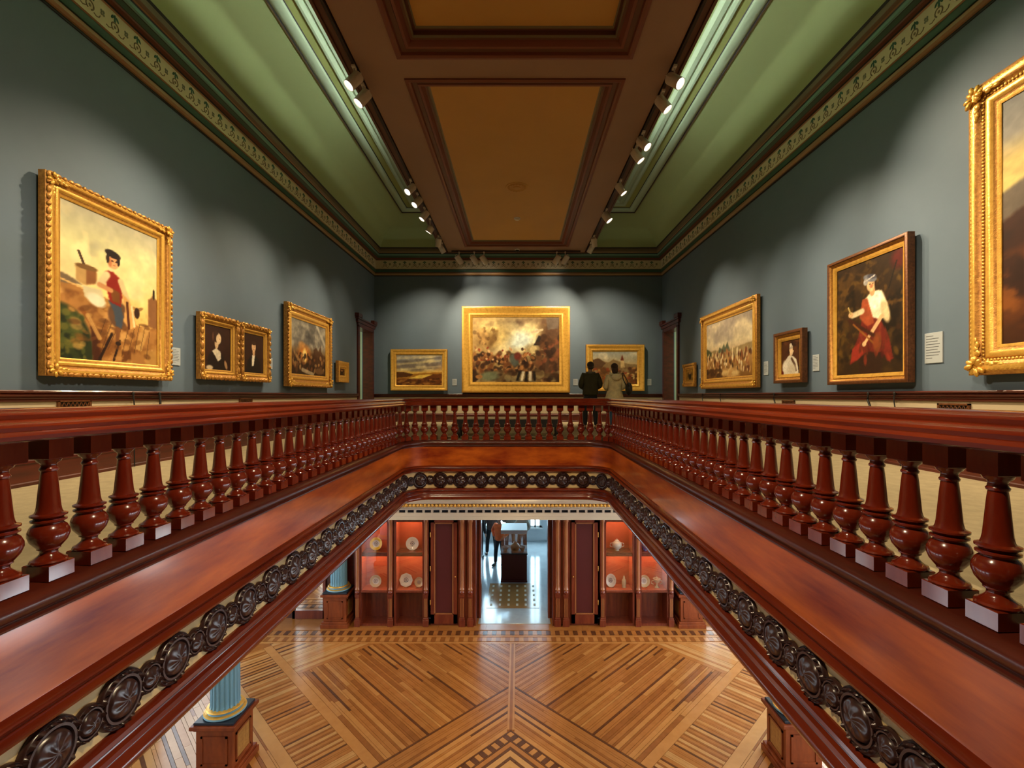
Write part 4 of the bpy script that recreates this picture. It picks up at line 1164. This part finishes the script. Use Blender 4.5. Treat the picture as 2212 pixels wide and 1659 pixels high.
# ------------------------------------------------------------------ lower hall: wall of display cabinets
CY = 12.0                                 # front plane of the cabinets
def pilaster(parent, x, r=.055, top=2.745):
    m = MB()
    m.lathe([(r * .8, .90), (r, .93), (r * .8, .96), (r * .72, 1.0), (r * .72, 2.6), (r * .95, 2.63), (r, 2.68), (r, top)], 16, (x, -.02, 0), 1)
    m.ell((x, -.045, .86), r * .95, .05, r, 12, 7, 0)
    m.bbox(x - r, x + r, -.06, .04, .74, .82, .006, 0)
    m.bbox(x - r * .85, x + r * .85, -.045, .04, .2, .74, .006, 0)
    for k in (-1, 0, 1): m.box(x + k * r * .5 - .008, x + k * r * .5 + .008, -.056, -.04, .24, .70, 1)
    m.bbox(x - r * 1.25, x + r * 1.25, -.07, .04, 0, .17, .006, 0); m.bbox(x - r * 1.1, x + r * 1.1, -.06, .04, .17, .21, .006, 0)
    m.bbox(x - r * 1.2, x + r * 1.2, -.03, .04, .82, 2.745, .004, 0)
    return m.build('pilaster', [M['cab'], M['cab_lite']], parent, smooth=35)
def niche(label, s, a0, a1):
    xc = LC + s * (a0 + a1) / 2; hw = (a1 - a0) / 2
    t = thing('display_cabinet', label, 'cabinet', (xc, CY, LF), 0, 'display cabinets along the lower wall')
    m = MB()
    m.box(-hw - .05, -hw, 0, .42, 0, 2.75); m.box(hw, hw + .05, 0, .42, 0, 2.75); m.box(-hw, hw, .40, .42, 0, .84)
    m.box(-hw, hw, 0, .42, 2.68, 2.75); m.bbox(-hw, hw, -.02, .42, .84, .885, .004); m.box(-hw, hw, .0, .42, 0, .06)
    m.build('carcass', M['cab'], t)
    b = MB(); b.box(-hw, hw, .395, .41, .88, 2.70); b.box(-hw, -hw + .008, .02, .40, .88, 2.70); b.box(hw - .008, hw, .02, .40, .88, 2.70); b.box(-hw, hw, .02, .40, .885, .89)
    tag(b.build('lining', M['red_cloth'], t), 'red cloth lining')
    sh = MB(); sh.bbox(-hw, hw, .03, .40, 1.80, 1.835, .004); sh.build('shelf', M['cab'], t)
    for sx in (-1, 1):
        c = MB(); pts = [(sx * hw, 2.68)] + [(sx * (hw - .12 + .12 * math.cos(k * PI / 16)), 2.56 + .12 * math.sin(k * PI / 16)) for k in range(9)]
        c.prism_y(pts, .0, .03); c.build('corner_fillet', M['cab'], t)
    MB().box(-hw, hw, .004, .008, .89, 2.68).build('glass_pane', M['glass'], t)
    for z in (2.66, 1.79):
        MB().box(-hw * .7, hw * .7, .05, .075, z - .012, z).build('strip_lamp', emission('case_strip', (1, .62, .32), 60), t)
        MB().box(-hw, hw, .02, .035, z - .05, z + .01).build('lamp_lip', M['cab'], t)
    pilaster(t, s * (-hw - .09) , .055)
    return t
LA, LB = (2.31, 2.98), (3.20, 3.85)
nA_l = niche('display cabinet with the octagonal plate and a small plate on its lower shelf', -1, *LA)
nB_l = niche('display cabinet with the yellow plate, closest to the mirror door', -1, *LB)
nA_r = niche('display cabinet with the white lidded jar on its upper shelf', 1, *LA)
nB_r = niche('display cabinet with the blue vase on its upper shelf', 1, *LB)
for t, s in ((nB_l, -1), (nB_r, 1)):
    pilaster(t, s * ((LB[1] - LB[0]) / 2 + .09), .055)
def tall_door(label, s):
    t = thing('tall_cabinet', label, 'cabinet', (LC + s * 1.77, CY, LF), 0, 'tall closed cabinets beside the lower doorway')
    m = MB(); m.box(-.34, .34, .03, .41, 0, 2.75); m.build('body', M['cab'], t)
    d = MB()
    for x0, x1, z0, z1 in ((-.33, -.24, .06, 2.74), (.24, .33, .06, 2.74), (-.33, .33, .06, .30), (-.33, .33, 2.60, 2.74)): d.bbox(x0, x1, -.02, .03, z0, z1, .004)
    dr = d.build('door', M['cab'], t)
    f = MB()
    for x0, x1, z0, z1 in ((-.24, -.215, .30, 2.60), (.215, .24, .30, 2.60), (-.24, .24, .30, .325), (-.24, .24, 2.575, 2.60)): f.box(x0, x1, -.028, .0, z0, z1)
    f.build('moulding', M['cab_lite'], dr)
    MB().bbox(-.215, .215, .005, .02, .325, 2.575, .003).build('panel', M['oxblood'], dr)
    for z in (.6, 1.45, 2.3):
        h = MB(); h.lathe([(.012, -.06), (.014, -.05), (.014, .05), (.012, .06)], 10, (-s * -.335, -.03, z)); h.build('hinge', M['gold_dark'], dr, smooth=40)
    MB().ell((-s * .29, -.045, 1.25), .02, .02, .02, 10, 6).build('knob', M['gold_dark'], dr, smooth=60)
tall_door('tall closed cabinet with an oxblood panel between the doorway and the octagonal plate', -1)
tall_door('tall closed cabinet with an oxblood panel between the doorway and the lidded jar', 1)
for s, nm in ((-1, 'octagonal plate side'), (1, 'lidded jar side')):
    t = thing('door_surround', 'clustered mahogany pilasters framing the lower doorway, ' + nm, 'door surround', (LC + s * 1.2, CY, LF))
    for x in (-.11, .10): pilaster(t, x, .065)
    m = MB(); m.bbox(-.22, .22, .02, .41, 0, 2.75, .004); m.bbox(-.23 if s > 0 else .19, -.19 if s > 0 else .23, .0, .41, 0, 2.75, .004); m.build('jamb', M['cab'], t)
tag(MB().bbox(LC - .92, LC + .92, CY + .1, CY + .80, LF - .02, LF + .008, .003).build('threshold_slab', M['tile']), 'pale stone threshold in the lower doorway', 'threshold')

l = MB(); l.bbox(LC - DW, LC - DW + .05, BY - .02, BY + .36, LF, LF + 2.95, .004); l.bbox(LC + DW - .05, LC + DW, BY - .02, BY + .36, LF, LF + 2.95, .004)
struct(l.build('door_5', M['cab']))
# plates and pieces of china
def shelf_xy(s, rng, f): return LC + s * (rng[0] + rng[1]) / 2 + f
def china(label, x, z, r, rim, centre, sides=32, sx=1.0, cat='plate'):
    t = thing('plate', label, cat, (x, CY + .22, LF + z), 0, 'plates in the lower display cabinets')
    tilt = -.16
    m = MB(); m.lathe_y([(r * .45, .0), (r, .030), (r, .036), (r * .97, .036), (r * .62, .016), (r * .58, .012), (r * .05, .012)], sides, (0, 0, r), sx=sx, mats=[0, 0, 0, 0, 0, 1])
    o = m.build('dish', [rim, centre], t, smooth=35); o.rotation_euler = (tilt, 0, 0)
    q = MB()
    for k in range(8):
        a = k * PI / 4; q.ell((sx * r * .28 * math.cos(a), -.014, r + r * .28 * math.sin(a)), r * .09, .004, r * .09, 8, 5)
    q.ell((0, -.014, r), r * .14, .004, r * .14, 10, 5)
    o = q.build('motif', M['plate_blue'], t, smooth=60); o.rotation_euler = (tilt, 0, 0)
    st = MB()
    for sx_ in (-1, 1): st.tube([(sx_ * .05, -.09, .03), (sx_ * .05, -.06, .006), (sx_ * .05, .09, .006), (sx_ * .03, .10, .12)], .006, 6)
    st.tube([(-.05, .09, .006), (.05, .09, .006)], .006, 6)
    st.build('stand', M['gold_dark'], t, smooth=40)
M['china'] = mat('white_china', (.62, .58, .50), .2, coat=.4)
M['china_cream'] = mat('cream_china', (.55, .43, .26), .2, coat=.4)
M['china_yellow'] = mat('yellow_china', (.75, .48, .02), .2, coat=.4)
M['plate_blue'] = mat('china_motif', (.22, .20, .22), .4)
M['vase_blue'] = mat('blue_glaze', (.05, .10, .36), .15, coat=.5)
china('yellow plate with a white centre standing on the upper shelf', shelf_xy(-1, LB, -.02), 1.835, .16, M['china_yellow'], M['china'])
china('cream plate standing alone below the yellow plate', shelf_xy(-1, LB, -.03), .89, .15, M['china_cream'], M['china'])
china('pale grey plate on the shelf above the octagonal plate', shelf_xy(-1, LA, .03), 1.835, .165, M['china'], M['china'])
china('white octagonal plate beside a smaller plate', shelf_xy(-1, LA, -.13), .89, .175, M['china'], M['china'], 8)
china('small cream plate beside the octagonal plate', shelf_xy(-1, LA, .20), .89, .125, M['china_cream'], M['china_cream'], 32, .9)
china('tall oval blue and white plate below the lidded jar', shelf_xy(1, LA, -.17), .89, .165, M['china'], M['china'], 32, .8)
china('round cream plate below the blue vase', shelf_xy(1, LB, -.20), .89, .15, M['china_cream'], M['china'])
def vase(name, label, x, z, prof, mt, handles=False, cat='vase'):
    t = thing(name, label, cat, (x, CY + .2, LF + z))
    m = MB(); m.lathe(prof, 24); m.build('body', mt, t, smooth=45)
    h = max(p[1] for p in prof); r = max(p[0] for p in prof)
    k = MB(); k.lathe([(r * .45, h), (r * .42, h + .02), (r * .15, h + .035), (r * .12, h + .05), (.004, h + .06)], 20); k.build('lid', mt, t, smooth=45)
    if handles:
        for s in (-1, 1):
            g = MB(); g.tube([(s * r * .85, 0, h * .35), (s * r * 1.35, 0, h * .45), (s * r * 1.3, 0, h * .75), (s * r * .75, 0, h * .8)], .011, 8); g.build('handle', mt, t, smooth=50)
vase('lidded_jar', 'white lidded jar alone on the upper shelf', shelf_xy(1, LA, -.02), 1.835, [(.05, 0), (.06, .01), (.05, .03), (.11, .08), (.13, .14), (.11, .20), (.06, .24)], M['china'], True, 'jar')
vase('bottle_vase', 'slim pale vase beside the oval plate', shelf_xy(1, LA, .16), .89, [(.05, 0), (.055, .02), (.045, .04), (.06, .10), (.055, .18), (.03, .22), (.025, .25)], M['china_cream'])
vase('blue_vase', 'glazed blue vase on the upper shelf by the rail', shelf_xy(1, LB, -.19), 1.835, [(.05, 0), (.06, .01), (.055, .03), (.10, .10), (.11, .18), (.07, .25), (.05, .28)], M['vase_blue'], True)
vase('footed_cup', 'pale two-handled footed cup beside the round plate', shelf_xy(1, LB, .12), .89, [(.06, 0), (.05, .02), (.02, .05), (.02, .10), (.07, .15), (.10, .22)], M['china_cream'], True, 'cup')

# mirror-glazed doors beside the cabinets
for s, n, nm in ((-1, 3, ''), (1, 4, '')):
    x0, x1 = (-5.86, -5.00) if s < 0 else (4.80, 5.66)
    f = MB()
    f.bbox(x0, x0 + .07, BY - .06, BY, LF, -2.2, .005); f.bbox(x1 - .07, x1, BY - .06, BY, LF, -2.2, .005); f.bbox(x0, x1, BY - .06, BY, LF, LF + .22, .005); f.bbox(x0, x1, BY - .06, BY, -2.4, -2.2, .005)
    d = struct(f.build('door_%d' % n, M['cab']))
    MB().box(x0 + .07, x1 - .07, BY - .035, BY - .03, LF + .22, -2.4).build('pane', M['mirror'], d)

# ------------------------------------------------------------------ room beyond the lower doorway
RY = 19.0
struct(MB().box(-5, 5, BY + .35, RY + .2, LF - .1, LF - .004).build('floor_room', M['tile']))
q = MB(); q.box(-5, 5, RY, RY + .2, LF, -1.1); q.box(-5.2, -5, BY + .35, RY + .2, LF, -1.1); q.box(5, 5.2, BY + .35, RY + .2, LF, -1.1); q.box(-5, 5, BY + .35, RY + .2, -1.3, -1.1)
struct(q.build('wall_room', M['room_wall']))
pane = emission('daylight_room', (0.55, 0.83, 1.0), WIN_ROOM)
for n, (x0, x1) in ((9, (-3.2, -1.75)), (10, (-1.45, -.30)), (11, (.42, .92)), (12, (1.5, 3.2))):
    z0, z1 = LF + .55, -1.5
    f = MB()
    for a, b, c, d in ((x0, x0 + .08, z0, z1), (x1 - .08, x1, z0, z1), (x0, x1, z0, z0 + .08), (x0, x1, z1 - .08, z1), ((x0 + x1) / 2 - .03, (x0 + x1) / 2 + .03, z0, z1), (x0, x1, (z0 + z1) / 2 - .03, (z0 + z1) / 2 + .03)):
        f.box(a, b, RY - .06, RY - .001, c, d)
    f.box(x0 - .06, x1 + .06, RY - .14, RY, z0 - .05, z0)
    wo = struct(f.build('window_%d' % n, M['white']))
    for i in range(2):
        for j in range(2):
            xa, xb = x0 + (x1 - x0) * i / 2, x0 + (x1 - x0) * (i + 1) / 2; za, zb = z0 + (z1 - z0) * j / 2, z0 + (z1 - z0) * (j + 1) / 2
            MB().box(xa + .03, xb - .03, RY - .02, RY - .015, za + .03, zb - .03).build('pane', pane, wo)
# brown floor rug with rows of light squares
t = thing('tile_mat', 'brown tiled floor strip with rows of light squares before the glass case', 'floor mat', (LC - .05, 13.95, LF - .004))
MB().box(-.72, .72, -.95, .75, 0, .006).build('ground', mat('brown_tile', (.30, .15, .05), .12), t)
sq = MB().box(-.03, .03, -.07, .07, .006, .009).mesh('square', M['cream'])
for i in range(6):
    for j in range(5): obj('square', sq, t, (-.6 + i * .24, -.75 + j * .32, 0))

t = thing('display_case', 'glass museum case on a dark red plinth in the lower doorway room', 'display case', (-.13, 15.2, LF - .004))
m = MB(); m.bbox(-.41, .41, -.41, .41, 0, .06, .004); m.bbox(-.40, .40, -.40, .40, .06, .86, .004); m.build('plinth', mat('plinth_red', (.075, .008, .010), .4), t)
MB().bbox(-.42, .42, -.42, .42, .86, .90, .004).build('deck', M['black'], t)
g = MB()
for x0, x1, y0, y1 in ((-.40, .40, -.40, -.39), (-.40, .40, .39, .40), (-.40, -.39, -.39, .39), (.39, .40, -.39, .39)): g.box(x0, x1, y0, y1, .90, 1.50)
g.build('glass_box', M['glass'], t)
MB().bbox(-.41, .41, -.41, .41, 1.50, 1.62, .004).build('lid', M['white'], t)
vase('museum_jar', 'squat brown jar with a pointed lid inside the glass case', -.10, 0, [(.10, 0), (.12, .02), (.14, .08), (.15, .14), (.11, .20), (.05, .24)], mat('jar_brown', (.30, .17, .07), .35))
bpy.data.objects['museum_jar'].location = (-.10, 15.1, LF + .896)
for k, dx in enumerate((-.28, .26)):
    c = thing('china_bowl', 'small pale bowl inside the glass case, %s the brown jar' % ('on the orange shirt side of' if k == 0 else 'on the window side of'), 'bowl', (-.13 + dx, 15.05, LF + .896))
    b = MB(); b.lathe([(.05, 0), (.05, .012), (.10, .09), (.105, .12), (.098, .12), (.09, .09), (.03, .02)], 20); b.build('bowl', M['china'], c, smooth=45)
    b = MB(); b.lathe([(.106, .112), (.109, .118), (.106, .124), (.100, .12)], 20, cap=False); b.build('rim', M['plate_blue'], c, smooth=45)
# ------------------------------------------------------------------ gallery furniture and small fittings
t = thing('gallery_bench', 'low black gallery bench with a cream seat behind the far balustrade', 'bench', (-.22, 10.35, 0))
MB().bbox(-1.12, 1.12, -.24, .24, .385, .43, .015).build('seat', M['cream'], t, smooth=30)
MB().bbox(-1.10, 1.10, -.22, .22, .22, .385, .006).build('apron', M['black_leather'], t)
for x in (-1.07, 1.07):
    for y in (-.18, .18): MB().bbox(x - .05, x + .05, y - .05, y + .05, 0, .39, .006).build('leg', M['black_leather'], t)

def vent(label, s, y, z):
    t = thing('wall_vent', label, 'vent', (s * (WX - .012), y, z), -s * PI / 2, 'brass grilles in the cream dado')
    f = MB()
    for x0, x1, z0, z1 in ((-.20, -.175, 0, .15), (.175, .20, 0, .15), (-.20, .20, 0, .022), (-.20, .20, .128, .15)): f.bbox(x0, x1, -.02, 0, z0, z1, .003)
    f.build('frame', M['gold_brown'], t)
    MB().box(-.18, .18, -.004, 0, .02, .13).build('backing', M['black'], t)
    g = MB()
    for k in range(7):
        x = -.15 + k * .05
        g.tube([(x - .022, -.012, .028), (x + .022, -.012, .122)], .005, 5); g.tube([(x + .022, -.012, .028), (x - .022, -.012, .122)], .005, 5)
    g.build('grille', M['gold_brown'], t, smooth=40)
vent('pierced metal vent under the huge landscape painting', 1, 5.35, .66)
vent('pierced metal vent under the portrait of the sitter in white', 1, 8.62, .66)
vent('pierced metal vent under the seated boy painting', -1, 5.25, .70)
vent('pierced metal vent under the portrait of the man', -1, 8.55, .70)
def cable(label, s, y, dy, r=.008):
    x = s * (WX - .075)
    m = MB(); m.tube([(x, y, .93), (x - s * .01, y, .84), (x - s * .02, y - dy * .4, .70), (x - s * .02, y - dy, .45), (x - s * .015, y - dy * 1.1, .2), (x - s * .02, y - dy * 1.2, .008)], r, 8)
    m.lathe([(.014, .905), (.018, .915), (.018, .935), (.012, .945)], 10, (x, y, 0))
    tag(m.build('black_cable', M['black'], smooth=50), label, 'cable', 'black cables hanging from the chair rail')
cable('thick black cable hanging below the turbaned woman painting', 1, 6.58, .22, .014)
cable('thin dark cable hanging below the wall label by the huge landscape', 1, 6.12, .10, .008)
cable('black cable hanging below the sitter in white', 1, 9.0, .25, .012)
cable('black cable hanging below the middle of the procession painting', 1, 11.4, .25, .010)
cable('black cable hanging below the far part of the procession painting', 1, 12.5, .25, .010)
cable('thick black cable hanging beside the seated boy painting', -1, 6.42, .03, .014)
cable('thin black cable hanging below the far corner of the seated boy painting', -1, 5.98, .0, .008)

# ------------------------------------------------------------------ people
def skin(name, verts, edges, radii, m, parent, lv=2, root=0):
    me = bpy.data.meshes.new(name)
    me.from_pydata(verts, edges, [])
    o = bpy.data.objects.new(name, me); COL.objects.link(o)
    md = o.modifiers.new('skin', 'SKIN'); md.use_smooth_shade = True
    o.modifiers.new('sub', 'SUBSURF').levels = lv
    o.modifiers['sub'].render_levels = lv
    for i, r in enumerate(radii):
        sv = me.skin_vertices[0].data[i]
        sv.radius = r if isinstance(r, tuple) else (r, r)
        sv.use_root = i == root
    dg = bpy.context.evaluated_depsgraph_get()
    ev = bpy.data.meshes.new_from_object(o.evaluated_get(dg))
    ev.name = name
    bpy.data.objects.remove(o); bpy.data.meshes.remove(me)
    ev.materials.clear(); ev.materials.append(m)
    ev.polygons.foreach_set('use_smooth', [True] * len(ev.polygons))
    return obj(name, ev, parent)

def mt(col, rough=.8):
    return mat('cloth', lin(col), rough, col2=tuple(v * .75 for v in lin(col)), scale=(14, 14, 14), bump=.2)
SKIN = mat('skin', (.42, .22, .14), .5)
def person(label, loc, rz, h, coat, trousers, hair, long_coat=False, stance=.10, arms='front', hair_long=False, step=0.0, coat_r=1.0):
    """figure facing +Y before rotation; arms: 'front' hands joined in front, 'down' hanging, 'hip'"""
    k = h / 1.75
    t = thing('person', label, 'person', loc, rz)
    V = []; E = []; Rr = []
    def add(p, r, to=None):
        V.append((p[0] * k, p[1] * k, p[2] * k)); Rr.append(tuple(x * k for x in r) if isinstance(r, tuple) else r * k)
        if to is not None: E.append((to, len(V) - 1))
        return len(V) - 1
    pel = add((0, 0, .95), (.15, .11))
    wai = add((0, .0, 1.10), (.135, .10), pel); che = add((0, -.01, 1.30), (.15, .11), wai); nb = add((0, -.005, 1.46), (.075, .07), che)
    neck = add((0, .01, 1.53), .052, nb); jaw = add((0, .03, 1.60), (.062, .07), neck); head = add((0, .02, 1.67), (.078, .092), jaw); crown = add((0, .015, 1.735), (.045, .055), head)
    nose = add((0, .125, 1.635), .012, jaw)
    feet = []
    for s in (-1, 1):
        hip = add((s * .095, 0, .90), .085, pel); kn = add((s * (.09 + stance * .4), .02 + s * step * .5, .50), .055, hip); an = add((s * (.08 + stance * .7), -.02 + s * step, .09), .038, kn)
        heel = add((s * (.08 + stance * .7), -.03 + s * step, .045), .036, an); toe = add((s * (.09 + stance * .8), .15 + s * step, .035), (.038, .026), heel); feet.append((heel, toe))
    hands = []
    for s in (-1, 1):
        sh = add((s * .185, -.005, 1.42), .055, che)
        if arms == 'front': el, wr = (s * .27, -.04, 1.14), (s * .11, .20, 1.06)
        elif arms == 'hip': el, wr = (s * .34, -.06, 1.18), (s * .17, .06, 1.0)
        else: el, wr = (s * .25, -.03, 1.14), (s * .25, .06, .90)
        e = add(el, .043, sh); w = add(wr, .030, e)
        d = (Vector(wr) - Vector(el)).normalized(); side = Vector((-s, 0, 0)) if arms == 'down' else Vector((0, 0, 1))
        pc = Vector(wr) + d * .06; pm = add(tuple(pc), (.035, .018), w)
        hands.append(w)
        for f in range(4):
            off = side.cross(d).normalized() * ((f - 1.5) * .019)
            L = (.062, .072, .068, .052)[f]
            a = add(tuple(pc + off + d * .03), .0085, pm); b = add(tuple(pc + off * 1.1 + d * (.03 + L * .6) + side * .004), .008, a); add(tuple(pc + off * 1.1 + d * (.03 + L) + side * .018), .007, b)
        th = side.cross(d).normalized() * -.03
        a = add(tuple(pc + th - d * .02), .010, pm); add(tuple(pc + th * 1.6 + d * .03), .008, a)
    skin('body', V, E, Rr, SKIN, t, 1)
    # trousers, jacket, hair and shoes are grown over the same joints
    def sub(idx_list, edges, radii, name, m): return skin(name, [V[i] if isinstance(i, int) else tuple(c * k for c in i) for i in idx_list], edges, [tuple(c * k for c in r) if isinstance(r, tuple) else r * k for r in radii], m, t, 2)
    L0, R0 = 9, 14
    sub([pel, (0, 0, 1.06), L0, L0 + 1, tuple(c / k for c in V[L0 + 2]), R0, R0 + 1, tuple(c / k for c in V[R0 + 2])], [(0, 1), (0, 2), (2, 3), (3, 4), (0, 5), (5, 6), (6, 7)], [(.165, .125), (.15, .115), .100, .075, .062, .100, .075, .062], 'trousers', mt(trousers))
    a0 = hands[0] - 2; b0 = hands[1] - 2
    bottom = .52 if long_coat else .86
    c = coat_r
    mid = (0, 0, .80) if long_coat else (0, 0, .98)
    sub([che, wai, mid, (0, .0, bottom), (0, 0, 1.45), a0, a0 + 1, a0 + 2, b0, b0 + 1, b0 + 2], [(0, 1), (1, 2), (2, 3), (0, 4), (0, 5), (5, 6), (6, 7), (0, 8), (8, 9), (9, 10)],
        [(.19 * c, .15 * c), (.185 * c, .15 * c), (.195 * c, .155 * c), (.20 * c, .16 * c), (.09, .085), .082 * c, .066 * c, .048, .082 * c, .066 * c, .048], 'jacket', mt(coat))
    hm = MB(); hm.ell((0, -.005 * k, 1.700 * k), .094 * k, .112 * k, .088 * k, 16, 9)
    if hair_long: hm.ell((0, -.045 * k, 1.60 * k), .088 * k, .066 * k, .12 * k, 14, 8)
    else: hm.ell((0, -.04 * k, 1.63 * k), .078 * k, .06 * k, .06 * k, 14, 8)
    hm.build('hair', mat('hair', lin(hair), .6, col2=tuple(v * .6 for v in lin(hair)), scale=(60, 60, 12), bump=.4), t, smooth=80)
    for s in (-1, 1):
        MB().ell((s * .032 * k, .098 * k, 1.655 * k), .011 * k, .008 * k, .008 * k, 8, 5).build('eye', M['black'], t, smooth=80)
        MB().ell((s * .085 * k, .01 * k, 1.64 * k), .012 * k, .022 * k, .032 * k, 8, 5).build('ear', SKIN, t, smooth=80)
    MB().ell((0, .100 * k, 1.595 * k), .026 * k, .010 * k, .007 * k, 8, 5).build('mouth', mat('lips', (.28, .08, .06), .5), t, smooth=80)
    for he, to in feet:
        p, q = Vector(V[he]), Vector(V[to])
        sh = MB(); sh.ell(((p.x + q.x) / 2, (p.y + q.y) / 2 + .0, .042 * k), .052 * k, .135 * k, .042 * k, 12, 7); sh.build('shoe', M['black_leather'], t, smooth=70)
    return t

w1 = person('visitor in a dark olive jacket standing with back turned before the hill town painting', (1.91, 12.62, 0), 0, 1.76, '3e3c24', '1e2026', '3a302a', arms='front', stance=.10, coat_r=1.16)
w2 = person('visitor in a beige hooded coat with a dark shoulder bag and blue jeans', (2.49, 12.35, 0), .12, 1.70, 'ecdcae', '3c6080', '3a241a', long_coat=False, arms='front', stance=.06, hair_long=True, coat_r=1.05)
hd = MB(); hd.ell((0, -.15, 1.37), .13, .06, .09, 16, 9); hd.tube([(-.10, .02, 1.47), (-.12, -.09, 1.44), (0, -.16, 1.40), (.12, -.09, 1.44), (.10, .02, 1.47)], .035, 8)
hd.build('hood', mt('f0e2b8'), w2, smooth=70)
sk = MB(); sk.rings([[(r_ * math.cos(a), r_ * .72 * math.sin(a), z) for a in [2 * PI * j / 20 for j in range(20)]] for z, r_ in ((1.0, .20), (.90, .225), (.80, .25), (.76, .255))], True)
sk.build('coat_skirt', mt('ecdcae'), w2, smooth=70)
cl = MB(); cl.tube([(-.09, .03, 1.50), (-.10, -.06, 1.50), (0, -.11, 1.50), (.10, -.06, 1.50), (.09, .03, 1.50)], .026, 8); cl.build('collar', mt('6e6a60'), w1, smooth=70)
bag = thing('shoulder_bag', 'dark shoulder bag hanging at the side of the beige coat', 'bag', (2.83, 12.20, .90), .12)
MB().ell((0, 0, .16), .085, .13, .17, 14, 9).build('pouch', M['black_leather'], bag, smooth=70)
st = MB(); st.tube([(-.02, -.10, .22), (-.10, -.12, .40), (-.17, -.06, .56), (-.17, .03, .57), (-.11, .10, .40), (-.03, .09, .24)], .012, 8); st.build('strap', M['black_leather'], bag, smooth=60)

person('person in an orange shirt and dark trousers beside the glass case', (-.64, 16.3, LF - .004), 2.6, 1.68, 'f46a28', '181a22', '3a2418', arms='hip', stance=.06, step=.10)
person('person in a grey brown top and black trousers behind the orange shirt', (-.98, 17.4, LF - .004), .3, 1.80, '5a4a44', '101014', '2a2018', arms='down', stance=.12)
person('person in black at the edge of the lower doorway', (-1.42, 17.0, LF - .004), -.4, 1.72, '1a1a1e', '121216', '241c18', arms='down', stance=.05)
person('person in a pale taupe jacket standing behind the glass case', (-.30, 17.7, LF - .004), .2, 1.80, '8a8070', '20222a', '3a3028', arms='front', stance=.08)
person('person in a beige scarf leaning over the glass case', (.14, 17.0, LF - .004), 2.9, 1.66, 'a89a84', '2a2424', '1c1410', arms='front', stance=.08, hair_long=True)
